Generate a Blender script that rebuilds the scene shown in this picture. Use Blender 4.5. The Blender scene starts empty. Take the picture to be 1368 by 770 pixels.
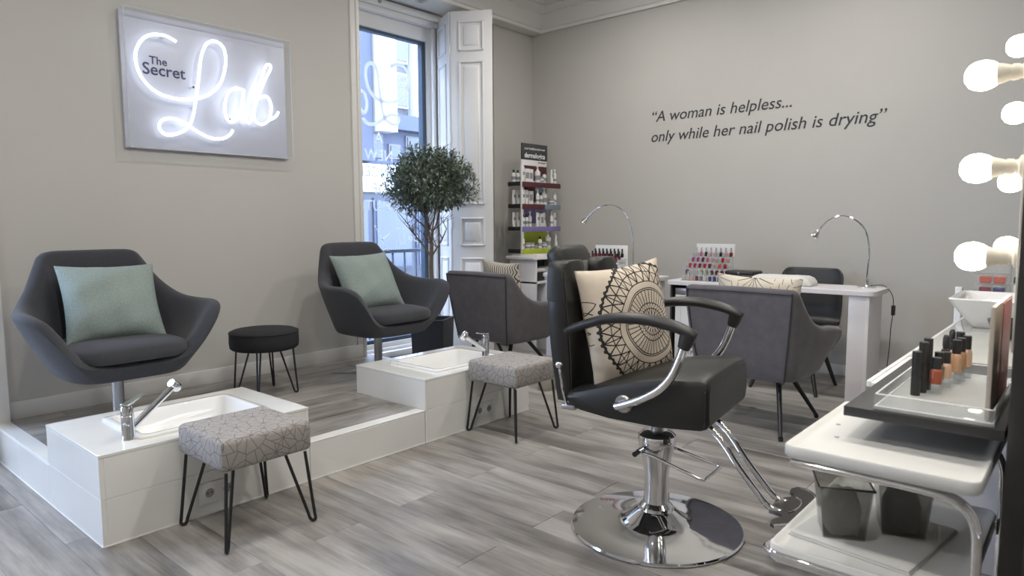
import bpy, bmesh, math, random
from mathutils import Vector, Matrix
random.seed(7)
S = bpy.context.scene
COL = S.collection
PI = math.pi
# ------------------------------------------------------------------ camera
cam_d = bpy.data.cameras.new('camera'); CAM = bpy.data.objects.new('camera', cam_d); COL.objects.link(CAM)
FPX = 915.7
cam_d.sensor_fit = 'HORIZONTAL'; cam_d.sensor_width = 36.0; cam_d.lens = 36.0*FPX/1368
pt, yw, rl = (math.radians(a) for a in (5.453, 40.939, -0.257))
fw = Vector((math.cos(yw)*math.cos(pt), math.sin(yw)*math.cos(pt), -math.sin(pt)))
r0 = Vector((math.sin(yw), -math.cos(yw), 0)); u0 = r0.cross(fw)
rt = math.cos(rl)*r0+math.sin(rl)*u0; up = -math.sin(rl)*r0+math.cos(rl)*u0
CAM.matrix_world = Matrix(((rt.x, up.x, -fw.x, 0), (rt.y, up.y, -fw.y, 0), (rt.z, up.z, -fw.z, 1.25), (0, 0, 0, 1)))
cam_d.clip_start = 0.05
cam_d.dof.use_dof = True; cam_d.dof.focus_distance = 3.8; cam_d.dof.aperture_fstop = 4.0
S.camera = CAM
# ------------------------------------------------------------------ sky, lamps, exposure
W = bpy.data.worlds.new('overcast_sky'); S.world = W; W.use_nodes = True
bg = W.node_tree.nodes['Background']; bg.inputs[0].default_value = (0.64, 0.77, 1.0, 1); bg.inputs[1].default_value = 12.0
S.view_settings.view_transform = 'Standard'; S.view_settings.look = 'None'
S.view_settings.gamma = 1; S.view_settings.use_curve_mapping = False
S.view_settings.exposure = 0.55
DOWNLIGHT_W = 16.5
DOWNLIGHT_COL = (1.0, 0.96, 0.90)
DOWNLIGHTS = [(0.6, 0.4), (0.8, 2.2), (2.6, 0.7), (2.6, 2.4), (4.6, 1.4), (4.6, 3.2), (-1.2, 1.6)]
BULB_E = 17.0
NEON_E = 2.1
def area(name, loc, rot, sx, sy, power=0, col=(1, 1, 1), portal=False, shape='RECTANGLE'):
    l = bpy.data.lights.new(name, 'AREA'); l.shape = shape; l.size = sx
    if shape == 'RECTANGLE': l.size_y = sy
    l.energy = power; l.color = col
    if portal: l.cycles.is_portal = True
    o = bpy.data.objects.new(name, l); COL.objects.link(o); o.location = loc; o.rotation_euler = rot
    return o
# daylight portals in the two window openings (they add no light of their own)
area('window_portal', (4.02, 5.22, 1.6), (-PI/2, 0, 0), 1.2, 2.9, portal=True)
area("window_portal", (-0.45, 4.64, 1.6), (-PI/2, 0, 0), 2.0, 2.7, portal=True)
for x, y in DOWNLIGHTS:
    area('downlight_lamp', (x, y, 3.455), (0, 0, 0), 0.16, 0, DOWNLIGHT_W, DOWNLIGHT_COL, shape='DISK')

# ------------------------------------------------------------------ mesh helpers
def crom(P, n, closed=False):
    """Catmull-Rom through P, n segments per span"""
    P = [Vector(p) for p in P]; out = []; L = len(P)
    for i in range(L if closed else L-1):
        if closed: a, b, c, d = P[i-1], P[i], P[(i+1) % L], P[(i+2) % L]
        else: a, b, c, d = P[max(i-1, 0)], P[i], P[i+1], P[min(i+2, L-1)]
        for k in range(n):
            t = k/n
            out.append(0.5*((2*b)+(c-a)*t+(2*a-5*b+4*c-d)*t*t+(3*b-a-3*c+d)*t*t*t))
    if not closed: out.append(P[-1])
    return out
class MB:
    def __init__(s): s.v = []; s.f = []; s.mi = []; s.m = 0
    def add(s, V, F, M=None):
        o = len(s.v)
        for p in V:
            p = Vector(p); s.v.append(M @ p if M is not None else p)
        for f in F: s.f.append([i+o for i in f]); s.mi.append(s.m)
        return s
    def box(s, a, b, M=None):
        x0, y0, z0 = a; x1, y1, z1 = b
        V = [(x0,y0,z0),(x1,y0,z0),(x1,y1,z0),(x0,y1,z0),(x0,y0,z1),(x1,y0,z1),(x1,y1,z1),(x0,y1,z1)]
        return s.add(V, [(0,3,2,1),(4,5,6,7),(0,1,5,4),(1,2,6,5),(2,3,7,6),(3,0,4,7)], M)
    def rbox(s, a, b, r, seg=2, M=None):
        bm = bmesh.new(); bmesh.ops.create_cube(bm, size=1)
        for v in bm.verts: v.co = Vector([(a[i]+b[i])/2+v.co[i]*(b[i]-a[i]) for i in range(3)])
        bmesh.ops.bevel(bm, geom=bm.edges[:], offset=r, segments=seg, profile=0.5, affect='EDGES', clamp_overlap=True)
        return s.bm(bm, M)
    def bm(s, bm, M=None):
        bm.verts.ensure_lookup_table(); bm.verts.index_update()
        V = [v.co.copy() for v in bm.verts]; F = [[v.index for v in f.verts] for f in bm.faces]
        bm.free(); return s.add(V, F, M)
    def loft(s, rings, closed=True, caps=(True, True), M=None, loop=False):
        n = len(rings[0]); V = [p for r in rings for p in r]; F = []
        R = len(rings)
        for i in range(R if loop else R-1):
            for j in range(n if closed else n-1):
                a = i*n+j; b = i*n+(j+1) % n; c = ((i+1) % R)*n+(j+1) % n; d = ((i+1) % R)*n+j
                F.append((a, b, c, d))
        if not loop:
            if caps[0]: F.append(tuple(range(n-1, -1, -1)))
            if caps[1]: F.append(tuple((R-1)*n+j for j in range(n)))
        return s.add(V, F, M)
    def tube(s, P, r, n=8, closed=False, caps=True, flat=1.0, M=None):
        P = [Vector(p) for p in P]; L = len(P)
        T = []
        for i in range(L):
            a = P[i-1] if (i or closed) else P[i]; b = P[(i+1) % L] if (i < L-1 or closed) else P[i]
            T.append((b-a).normalized() if (b-a).length > 1e-9 else Vector((0, 0, 1)))
        u = T[0].orthogonal().normalized()
        if abs(T[0].z) < 0.9:
            u = T[0].cross(Vector((0, 0, 1))).normalized()
        rings = []
        for i in range(L):
            u = (u-T[i]*u.dot(T[i])).normalized(); w = T[i].cross(u)
            rr = r[i] if isinstance(r, (list, tuple)) else r
            rings.append([P[i]+rr*(math.cos(2*PI*k/n)*u+flat*math.sin(2*PI*k/n)*w) for k in range(n)])
        return s.loft(rings, True, (caps, caps), M, loop=closed)
    def lathe(s, prof, c=(0, 0, 0), n=20, M=None):
        rings = [[Vector((c[0]+r*math.cos(2*PI*k/n), c[1]+r*math.sin(2*PI*k/n), c[2]+z)) for k in range(n)] for r, z in prof]
        return s.loft(rings, True, (True, True), M)
    def grid(s, fn, nu, nv, cu=False, M=None, flip=False):
        V = [fn(i/(nu if cu else nu-1), j/(nv-1)) for i in range(nu) for j in range(nv)]
        F = []
        for i in range(nu if cu else nu-1):
            for j in range(nv-1):
                q = (i*nv+j, ((i+1) % nu)*nv+j, ((i+1) % nu)*nv+j+1, i*nv+j+1)
                F.append(q[::-1] if flip else q)
        return s.add(V, F, M)
def build(name, mb, mats, parent=None, sharp=35, loc=None, rz=None, subsurf=0, bevel=0, fixn=True):
    me = bpy.data.meshes.new(name)
    me.from_pydata([tuple(v) for v in mb.v], [], mb.f)
    if not isinstance(mats, (list, tuple)): mats = [mats]
    for m in mats: me.materials.append(m)
    me.polygons.foreach_set('material_index', mb.mi)
    if fixn:
        bm = bmesh.new(); bm.from_mesh(me); bmesh.ops.recalc_face_normals(bm, faces=bm.faces[:]); bm.to_mesh(me); bm.free()
    # box-projected uv in metres
    uv = me.uv_layers.new(name='UVMap')
    for p in me.polygons:
        n = p.normal; ax = max(range(3), key=lambda i: abs(n[i]))
        for li in p.loop_indices:
            c = me.vertices[me.loops[li].vertex_index].co
            uv.data[li].uv = ((c.y, c.z) if ax == 0 else (c.x, c.z) if ax == 1 else (c.x, c.y))
    me.shade_smooth(); me.set_sharp_from_angle(angle=math.radians(sharp))
    o = bpy.data.objects.new(name, me); COL.objects.link(o)
    if parent is not None: o.parent = parent
    if loc is not None: o.location = loc
    if rz is not None: o.rotation_euler = (0, 0, rz)
    if bevel:
        b = o.modifiers.new('bevel', 'BEVEL'); b.width = bevel; b.segments = 2; b.limit_method = 'ANGLE'
    if subsurf:
        m = o.modifiers.new('subdivision', 'SUBSURF'); m.levels = subsurf; m.render_levels = subsurf
    return o
def tag(o, label, cat, group=None):
    o['label'] = label; o['category'] = cat
    if group: o['group'] = group
    return o
def thing(name, label, cat, loc=(0, 0, 0), rz=0, group=None):
    o = bpy.data.objects.new(name, None); COL.objects.link(o)
    o.location = loc; o.rotation_euler = (0, 0, rz); o.empty_display_size = 0.1
    return tag(o, label, cat, group)
def structure(o): o['kind'] = 'structure'; return o
def dup(root, loc, rz, label, group=None):
    r = root.copy(); COL.objects.link(r); r.location = loc; r.rotation_euler = (0, 0, rz); r['label'] = label
    if group: r['group'] = group
    for ch in list(root.children):
        c = ch.copy(); COL.objects.link(c); c.parent = r
        for g in list(ch.children):
            d = g.copy(); COL.objects.link(d); d.parent = c
    return r
def text(name, body, mat, M, size=0.1, align='CENTER', shear=0, fit=None, fith=None, offset=0, depth=0.0006, parent=None, space=1.0):
    cu = bpy.data.curves.new(name, 'FONT'); cu.body = body; cu.size = size; cu.align_x = align; cu.shear = shear
    cu.extrude = depth; cu.offset = offset; cu.space_character = space; cu.resolution_u = 3
    t = bpy.data.objects.new(name, cu); COL.objects.link(t)
    bpy.context.view_layer.update()
    me = bpy.data.meshes.new_from_object(t.evaluated_get(bpy.context.evaluated_depsgraph_get()))
    bpy.data.objects.remove(t); bpy.data.curves.remove(cu)
    xs = [v.co.x for v in me.vertices]; ys = [v.co.y for v in me.vertices]
    if fit:
        k = fit/(max(xs)-min(xs)); x0 = min(xs) if align == 'LEFT' else (min(xs)+max(xs))/2
        ky = fith/(max(ys)-min(ys)) if fith else k
        for v in me.vertices: v.co.x = (v.co.x-x0)*k; v.co.y *= ky
    for v in me.vertices: v.co = M @ v.co
    me.materials.clear(); me.materials.append(mat)
    o = bpy.data.objects.new(name, me); COL.objects.link(o)
    if parent is not None: o.parent = parent
    return o
def frame(x, y, o):
    """matrix with given local x and y axes and origin"""
    x = Vector(x).normalized(); y = Vector(y).normalized(); z = x.cross(y)
    return Matrix(((x.x, y.x, z.x, o[0]), (x.y, y.y, z.y, o[1]), (x.z, y.z, z.z, o[2]), (0, 0, 0, 1)))
def T(x, y, z): return Matrix.Translation((x, y, z))
def RZ(a): return Matrix.Rotation(a, 4, 'Z')
def RX(a): return Matrix.Rotation(a, 4, 'X')
def RY(a): return Matrix.Rotation(a, 4, 'Y')
ORD = ['first', 'second', 'third', 'fourth', 'fifth', 'sixth', 'seventh', 'eighth', 'ninth', 'tenth', 'eleventh', 'twelfth']

# ------------------------------------------------------------------ materials
class NT:
    def __init__(s, name):
        s.mat = bpy.data.materials.new(name); s.mat.use_nodes = True; s.t = s.mat.node_tree; s.N = s.t.nodes; s.L = s.t.links
        s.b = s.N['Principled BSDF']
    def node(s, ty, **k):
        n = s.N.new(ty)
        for a, v in k.items(): setattr(n, a, v)
        return n
    def put(s, sock, v):
        if hasattr(v, 'default_value') and hasattr(v, 'node'): s.L.new(v, sock)
        elif isinstance(v, (tuple, list)) and len(v) == 3 and sock.type == 'RGBA': sock.default_value = (*v, 1)
        else: sock.default_value = v
    def m(s, op, a, b=0.0, c=None):
        n = s.node('ShaderNodeMath', operation=op); s.put(n.inputs[0], a); s.put(n.inputs[1], b)
        if c is not None: s.put(n.inputs[2], c)
        return n.outputs[0]
    def mix(s, f, a, b):
        n = s.node('ShaderNodeMix', data_type='RGBA'); s.put(n.inputs[0], f); s.put(n.inputs[6], a); s.put(n.inputs[7], b); return n.outputs[2]
    def ramp(s, f, pts):
        n = s.node('ShaderNodeValToRGB'); s.L.new(f, n.inputs[0]); e = n.color_ramp.elements
        while len(e) < len(pts): e.new(0.5)
        for i, (p, c) in enumerate(pts): e[i].position = p; e[i].color = (*c, 1)
        return n.outputs[0]
    def coord(s, k='Object'): return s.node('ShaderNodeTexCoord').outputs[k]
    def mapping(s, v, sc=(1, 1, 1), loc=(0, 0, 0)):
        n = s.node('ShaderNodeMapping'); s.L.new(v, n.inputs[0]); n.inputs[3].default_value = sc; s.put(n.inputs[1], loc); return n.outputs[0]
    def noise(s, v, sc, det=3, rough=0.5):
        n = s.node('ShaderNodeTexNoise'); s.L.new(v, n.inputs['Vector']); n.inputs['Scale'].default_value = sc
        n.inputs['Detail'].default_value = det; n.inputs['Roughness'].default_value = rough; return n.outputs[0]
    def bump(s, h, st=0.2, d=0.01):
        n = s.node('ShaderNodeBump'); n.inputs['Strength'].default_value = st; n.inputs['Distance'].default_value = d
        s.L.new(h, n.inputs['Height']); s.L.new(n.outputs[0], s.b.inputs['Normal'])
    def set(s, **k):
        for a, v in k.items(): s.put(s.b.inputs[a], v)
        return s.mat
def pm(name, col, rough=0.5, metal=0.0, var=0.0, nsc=8.0, bump=0.0, bsc=200.0, coat=0.0, sheen=0.0, spec=None):
    t = NT(name); v = t.coord()
    c = col
    if var:
        n = t.noise(v, nsc, 4)
        c = t.mix(n, tuple(x*(1-var) for x in col), tuple(min(1, x*(1+var)) for x in col))
    t.set(**{'Base Color': c, 'Roughness': rough, 'Metallic': metal})
    if coat: t.set(**{'Coat Weight': coat, 'Coat Roughness': 0.05})
    if sheen: t.set(**{'Sheen Weight': sheen, 'Sheen Roughness': 0.4})
    if spec is not None: t.set(**{'Specular IOR Level': spec})
    if bump: t.bump(t.noise(v, bsc, 3), bump, 0.004)
    return t.mat
def emit(name, col, e):
    t = NT(name); t.set(**{'Base Color': (0.8, 0.8, 0.8), 'Emission Color': col, 'Emission Strength': e}); return t.mat
def clear(name, tint=(1, 1, 1), ior=1.45, rough=0.0, film=0.0, filmcol=(0.8, 0.8, 0.8)):
    t = NT(name); out = t.N['Material Output']
    tr = t.node('ShaderNodeBsdfTransparent'); tr.inputs[0].default_value = (*tint, 1)
    gl = t.node('ShaderNodeBsdfGlossy'); gl.inputs['Roughness'].default_value = rough
    fr = t.node('ShaderNodeFresnel'); fr.inputs[0].default_value = ior
    mx = t.node('ShaderNodeMixShader'); bf = t.node('ShaderNodeNewGeometry').outputs['Backfacing']; t.L.new(t.m('MULTIPLY', fr.outputs[0], t.m('SUBTRACT', 1.0, bf)), mx.inputs[0]); t.L.new(tr.outputs[0], mx.inputs[1]); t.L.new(gl.outputs[0], mx.inputs[2])
    last = mx.outputs[0]
    if film:
        df = t.node('ShaderNodeBsdfDiffuse'); df.inputs[0].default_value = (*filmcol, 1)
        m2 = t.node('ShaderNodeMixShader'); m2.inputs[0].default_value = film
        t.L.new(last, m2.inputs[1]); t.L.new(df.outputs[0], m2.inputs[2]); last = m2.outputs[0]
    t.L.new(last, out.inputs[0]); t.N.remove(t.b); return t.mat

M_wall = pm('wall_paint', (0.505, 0.494, 0.468), 0.75, var=0.03, nsc=3, bump=0.12, bsc=260)
M_white = pm('white_paint', (0.76, 0.76, 0.76), 0.45, var=0.02)
M_ceil = pm('ceiling_paint', (0.72, 0.71, 0.69), 0.8, var=0.02)
M_base = pm('baseboard_paint', (0.66, 0.65, 0.63), 0.4)
M_gloss = pm('white_glazed_panel', (0.80, 0.80, 0.77), 0.14, var=0.03, nsc=6, coat=0.4)
M_ceramic = pm('white_ceramic', (0.84, 0.84, 0.83), 0.08, coat=0.5)
M_lam = pm('white_laminate', (0.76, 0.74, 0.76), 0.35, var=0.02)
M_plastic = pm('white_plastic', (0.74, 0.74, 0.72), 0.35)
M_grey = pm('charcoal_wool', (0.040, 0.042, 0.050), 0.9, var=0.2, nsc=60, bump=0.5, bsc=900, sheen=0.15)
M_velvet = pm('grey_velvet', (0.095, 0.088, 0.095), 0.85, var=0.35, nsc=16, bump=0.2, bsc=500, sheen=0.35)
M_pipe = pm('dark_piping', (0.03, 0.03, 0.034), 0.8)
M_blackfab = pm('black_fabric', (0.014, 0.015, 0.018), 0.9, var=0.2, nsc=80, bump=0.4, bsc=800)
M_leather = pm('black_leather', (0.014, 0.0138, 0.0128), 0.40, var=0.15, nsc=20, bump=0.15, bsc=350)
M_blackpl = pm('black_plastic', (0.022, 0.022, 0.022), 0.4)
M_bowl = pm('black_glazed_bowl', (0.01, 0.012, 0.02), 0.15, coat=0.5)
M_blackmet = pm('black_metal', (0.012, 0.012, 0.012), 0.35, spec=0.5)
M_steel = pm('brushed_steel', (0.42, 0.41, 0.40), 0.35, 1.0)
M_chrome = pm('chrome', (0.78, 0.78, 0.79), 0.06, 1.0)
M_dark = pm('dark_wood_board', (0.028, 0.025, 0.023), 0.45, var=0.2, nsc=12)
M_darktop = pm('charcoal_shelf_board', (0.030, 0.030, 0.030), 0.45, var=0.1)
M_tread = pm('dark_footplate_tread', (0.055, 0.050, 0.046), 0.38, 0.3)
M_ink = pm('dark_vinyl_lettering', (0.035, 0.035, 0.04), 0.6)
def vinyl():
    t = NT('white_vinyl'); tl = t.node('ShaderNodeBsdfTranslucent'); tl.inputs[0].default_value = (0.8, 0.82, 0.86, 1)
    t.set(**{'Base Color': (0.8, 0.82, 0.85), 'Roughness': 0.6}); mx = t.node('ShaderNodeMixShader'); mx.inputs[0].default_value = 0.55
    out = t.N['Material Output']; t.L.new(t.b.outputs[0], mx.inputs[1]); t.L.new(tl.outputs[0], mx.inputs[2]); t.L.new(mx.outputs[0], out.inputs[0]); return t.mat
M_vinyl = vinyl()
M_whitelet = pm('white_print', (0.85, 0.85, 0.85), 0.6)
M_glass = clear('window_glass', (0.97, 0.98, 1.0), 1.45)
M_acryl = clear('clear_acrylic', (0.96, 0.97, 0.97), 1.4, 0.02, 0.08, (0.85, 0.86, 0.86))
M_frost = clear('frosted_acrylic', (0.95, 0.96, 0.96), 1.4, 0.03, 0.38, (0.62, 0.63, 0.62))
M_smoke = clear('smoked_plastic', (0.74, 0.74, 0.72), 1.4, 0.12, 0.16, (0.30, 0.30, 0.29))
M_mirror = pm('mirror', (0.85, 0.86, 0.86), 0.01, 1.0)
M_planter = pm('charcoal_planter', (0.020, 0.023, 0.030), 0.5, var=0.2)
M_soil = pm('potting_soil', (0.03, 0.022, 0.016), 0.95, bump=0.6, bsc=60)
M_bark = pm('olive_bark', (0.16, 0.12, 0.085), 0.85, var=0.35, nsc=30, bump=0.5, bsc=60)
M_leafA = pm('olive_leaf', (0.125, 0.165, 0.115), 0.5, var=0.45, nsc=12)
M_leafB = pm('olive_leaf_pale', (0.27, 0.32, 0.26), 0.55, var=0.3, nsc=12)
M_towel = pm('white_towel', (0.72, 0.71, 0.68), 0.95, bump=0.6, bsc=400)
M_neon = emit('neon_tube', (0.86, 0.92, 1.0), NEON_E)
M_signplate = pm('frosted_sign_plate', (0.58, 0.60, 0.69), 0.4)
M_signink = pm('indigo_print', (0.055, 0.06, 0.15), 0.5)
M_bulb = emit('lit_bulb', (1.0, 0.91, 0.78), BULB_E)
M_holder = pm('cream_lampholder', (0.66, 0.62, 0.53), 0.4)
M_lens = emit('lit_downlight_lens', (1.0, 0.93, 0.84), 8.0)
M_red = pm('maroon_card', (0.085, 0.02, 0.025), 0.5)
M_purple = pm('lilac_card', (0.19, 0.16, 0.36), 0.5)
M_lime = pm('lime_card', (0.36, 0.42, 0.03), 0.5)
M_bluegrey = pm('slate_blue_card', (0.17, 0.22, 0.27), 0.5)
M_header = pm('charcoal_card', (0.055, 0.055, 0.06), 0.6)
M_pink = pm('coral_edge', (0.62, 0.20, 0.15), 0.35)
M_taupe = pm('taupe_board', (0.50, 0.44, 0.37), 0.25)

def plank_mat():
    t = NT('grey_oak_plank'); oi = t.node('ShaderNodeObjectInfo').outputs['Random']
    off = t.node('ShaderNodeCombineXYZ'); t.L.new(t.m('MULTIPLY', oi, 37.0), off.inputs[0]); t.L.new(t.m('MULTIPLY', oi, 91.0), off.inputs[1])
    c = t.coord()
    v = t.mapping(c, (6.5, 1.0, 6.5), off.outputs[0]); v2 = t.mapping(c, (60, 2.2, 60), off.outputs[0])
    v3 = t.mapping(c, (3.5, 0.8, 3), off.outputs[0])
    n1 = t.noise(v, 1.6, 6, 0.6); n2 = t.noise(v2, 1.0, 4, 0.6); n3 = t.noise(v3, 1.3, 3)
    f = t.m('ADD', t.m('MULTIPLY', n1, 0.55), t.m('ADD', t.m('MULTIPLY', n3, 0.35), t.m('MULTIPLY', n2, 0.22)))
    f = t.m('ADD', f, t.m('MULTIPLY', t.m('SUBTRACT', oi, 0.5), 0.10))
    col = t.ramp(f, [(0.38, (0.095, 0.086, 0.076)), (0.50, (0.205, 0.190, 0.174)), (0.63, (0.345, 0.325, 0.30)), (0.78, (0.44, 0.42, 0.39))])
    t.set(**{'Base Color': col, 'Roughness': t.m('ADD', 0.30, t.m('MULTIPLY', n1, 0.16)), 'Specular IOR Level': 0.55})
    t.bump(n2, 0.12, 0.002); return t.mat
M_plank = plank_mat()
def weave_mat(name, col, sc=260):
    t = NT(name); v = t.coord('UV')
    w1 = t.node('ShaderNodeTexVoronoi'); t.L.new(v, w1.inputs[0]); w1.inputs['Scale'].default_value = sc; w1.inputs['Randomness'].default_value = 0.35
    f = t.m('MULTIPLY', w1.outputs[0], 0.9); n = t.noise(v, 40, 2)
    c = t.mix(f, tuple(min(1, x*1.35) for x in col), tuple(x*0.55 for x in col))
    c = t.mix(t.m('MULTIPLY', n, 0.5), c, tuple(x*0.9 for x in col))
    t.set(**{'Base Color': c, 'Roughness': 0.9}); t.bump(f, 0.4, 0.002); return t.mat
M_teal = weave_mat('sage_teal_weave', (0.235, 0.288, 0.272), 120)
def polar(t, v, cx, cy):
    s = t.node('ShaderNodeSeparateXYZ'); t.L.new(v, s.inputs[0])
    x = t.m('SUBTRACT', s.outputs[0], cx); y = t.m('SUBTRACT', s.outputs[1], cy)
    r = t.m('SQRT', t.m('ADD', t.m('MULTIPLY', x, x), t.m('MULTIPLY', y, y)))
    return r, t.m('ARCTAN2', y, x)
def spokes(t, r, a, n, w, phase=0.0):
    f = t.m('ABSOLUTE', t.m('SUBTRACT', t.m('FRACT', t.m('ADD', t.m('MULTIPLY', a, n/(2*PI)), 10+phase)), 0.5))
    return t.m('LESS_THAN', t.m('MULTIPLY', t.m('MULTIPLY', f, r), 2*PI/n), w)
def zone(t, r, a, b): return t.m('MULTIPLY', t.m('GREATER_THAN', r, a), t.m('LESS_THAN', r, b))
def ring(t, r, R, w): return t.m('LESS_THAN', t.m('ABSOLUTE', t.m('SUBTRACT', r, R)), w)
def zig(t, r, a, n, r0, r1, w, phase=0.0):
    q = t.m('DIVIDE', t.m('SUBTRACT', r, r0), r1-r0)
    tri = t.m('MULTIPLY', t.m('ABSOLUTE', t.m('SUBTRACT', t.m('FRACT', t.m('ADD', t.m('MULTIPLY', a, n/(2*PI)), 10+phase)), 0.5)), 2.0)
    return t.m('MULTIPLY', t.m('LESS_THAN', t.m('ABSOLUTE', t.m('SUBTRACT', q, tri)), w), zone(t, r, r0, r1))
def vmax(t, *a):
    o = a[0]
    for b in a[1:]: o = t.m('MAXIMUM', o, b)
    return o
def mandala_mat():
    t = NT('cream_mandala_print'); v = t.coord()
    r, a = polar(t, v, 0.065, -0.01); r = t.m('MULTIPLY', r, 0.82)
    w = 0.0017
    k = vmax(t, ring(t, r, 0.045, w), ring(t, r, 0.063, w), ring(t, r, 0.108, w), ring(t, r, 0.114, w), ring(t, r, 0.137, w), ring(t, r, 0.205, 0.003), ring(t, r, 0.172, w),
             t.m('MULTIPLY', spokes(t, r, a, 16, w), zone(t, r, 0.0, 0.045)), zig(t, r, a, 16, 0.018, 0.045, 0.12),
             zig(t, r, a, 30, 0.045, 0.063, 0.16), t.m('MULTIPLY', spokes(t, r, a, 40, 0.0015), zone(t, r, 0.063, 0.108)),
             zig(t, r, a, 16, 0.137, 0.205, 0.07), zig(t, r, a, 16, 0.137, 0.205, 0.07, 0.5), t.m('MULTIPLY', spokes(t, r, a, 16, w), zone(t, r, 0.137, 0.205)),
             zig(t, r, a, 60, 0.200, 0.213, 0.3))
    r2, a2 = polar(t, v, -0.235, 0.03)
    k = vmax(t, k, t.m('MULTIPLY', vmax(t, ring(t, r2, 0.05, w), ring(t, r2, 0.09, w), t.m('MULTIPLY', spokes(t, r2, a2, 10, w), zone(t, r2, 0.0, 0.09))), t.m('GREATER_THAN', r, 0.222)))
    n = t.noise(v, 30, 3)
    base = t.mix(n, (0.54, 0.46, 0.37), (0.64, 0.57, 0.48))
    t.set(**{'Base Color': t.mix(k, base, (0.02, 0.018, 0.018)), 'Roughness': 0.9}); t.bump(t.noise(v, 500, 2), 0.2, 0.002); return t.mat
M_mandala = mandala_mat()
def voronoi_spokes(name, base, line, sc, n, w, mixf, coordk='UV', edge=True):
    t = NT(name); v = t.coord(coordk)
    vo = t.node('ShaderNodeTexVoronoi', voronoi_dimensions='2D'); t.L.new(v, vo.inputs[0]); vo.inputs['Scale'].default_value = sc; vo.inputs['Randomness'].default_value = 0.7
    sub = t.node('ShaderNodeVectorMath', operation='SUBTRACT'); t.L.new(v, sub.inputs[0]); t.L.new(vo.outputs['Position'], sub.inputs[1])
    r, a = polar(t, sub.outputs[0], 0, 0)
    k = spokes(t, r, a, n, w)
    if edge:
        ve = t.node('ShaderNodeTexVoronoi', voronoi_dimensions='2D', feature='DISTANCE_TO_EDGE'); t.L.new(v, ve.inputs[0]); ve.inputs['Scale'].default_value = sc; ve.inputs['Randomness'].default_value = 0.7
        k = t.m('MAXIMUM', k, t.m('LESS_THAN', t.m('DIVIDE', ve.outputs[0], sc), w))
    nz = t.noise(v, 25, 3)
    b = t.mix(nz, tuple(x*0.92 for x in base), tuple(x*1.08 for x in base))
    t.set(**{'Base Color': t.mix(t.m('MULTIPLY', k, mixf), b, line), 'Roughness': 0.85})
    t.bump(t.m('SUBTRACT', 1.0, k), 0.35, 0.003); return t.mat
M_stool = voronoi_spokes('quilted_taupe_fabric', (0.325, 0.303, 0.285), (0.13, 0.115, 0.115), 10.5, 9, 0.0015, 0.85)
M_linen = voronoi_spokes('cream_linen_with_stars', (0.62, 0.55, 0.44), (0.03, 0.025, 0.025), 5.5, 14, 0.0016, 0.95, 'Object', False)
def stripe_mat():
    t = NT('cream_zigzag_stripe'); v = t.coord()
    s = t.node('ShaderNodeSeparateXYZ'); t.L.new(v, s.inputs[0])
    z = t.m('ABSOLUTE', t.m('SUBTRACT', t.m('FRACT', t.m('MULTIPLY', s.outputs[1], 14.0)), 0.5))
    k = t.m('LESS_THAN', t.m('FRACT', t.m('ADD', t.m('MULTIPLY', s.outputs[0], 42.0), t.m('MULTIPLY', z, 1.6))), 0.35)
    t.set(**{'Base Color': t.mix(k, (0.60, 0.55, 0.47), (0.06, 0.055, 0.055)), 'Roughness': 0.9}); return t.mat
M_stripe = stripe_mat()
def polish(name, c): return pm(name, c, 0.12, coat=0.6)
# ================================================================== STRUCTURE
XW, YL, YP, YB, YG = 5.90, 4.46, 4.815, 4.70, 5.10     # quote wall, sign wall, pier, beam face, street window
ZC, ZB = 3.50, 3.25
PX0, PX1, PY0, PZ = 0.885, 3.40, 2.867, 0.19           # raised platform
fl = MB().box((-2.2, -2.5, -0.12), (XW+0.1, 5.35, -0.006))
FLOOR = structure(build('floor', fl, M_plank))
plank_cache = {}
def plank(parent, x0, y0, x1, y1, z, along):
    lx, ly = round(x1-x0, 3), round(y1-y0, 3); key = (lx, ly, along)
    if key not in plank_cache:
        g, c, h = 0.0006, 0.0016, 0.006
        L, Wd = (ly, lx) if along == 'y' else (lx, ly)
        a, b = Wd/2-g, L/2-g
        mb = MB()
        mb.loft([[Vector((-a, -b, -h)), Vector((a, -b, -h)), Vector((a, b, -h)), Vector((-a, b, -h))],
                 [Vector((-a, -b, -c)), Vector((a, -b, -c)), Vector((a, b, -c)), Vector((-a, b, -c))],
                 [Vector((-a+c, -b+c, 0)), Vector((a-c, -b+c, 0)), Vector((a-c, b-c, 0)), Vector((-a+c, b-c, 0))]])
        o = build('plank', mb, M_plank, parent); plank_cache[key] = o.data
    else:
        o = bpy.data.objects.new('plank', plank_cache[key]); COL.objects.link(o); o.parent = parent
    o.location = ((x0+x1)/2, (y0+y1)/2, z)
    if along == 'x': o.rotation_euler = (0, 0, -PI/2)
PWD, PLN = 0.2175, 1.30
for k in range(-6, 20):
    x0, x1 = 1.67+PWD*k, min(1.67+PWD*(k+1), XW)
    if x1-x0 < 0.03: continue
    inside = x0 > PX0+0.02 and x1 < PX1+0.1
    ymax = PY0+0.02 if inside else (YL if x1 < 3.3 else 5.3)
    off = 2.30 + (0 if k % 2 else 0.72)
    y = off-4*PLN
    while y < ymax:
        a, b = max(y, -0.55), min(y+PLN, ymax)
        if b-a > 0.02: plank(FLOOR, x0, a, x1, b, 0.0, 'y')
        y += PLN
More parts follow.
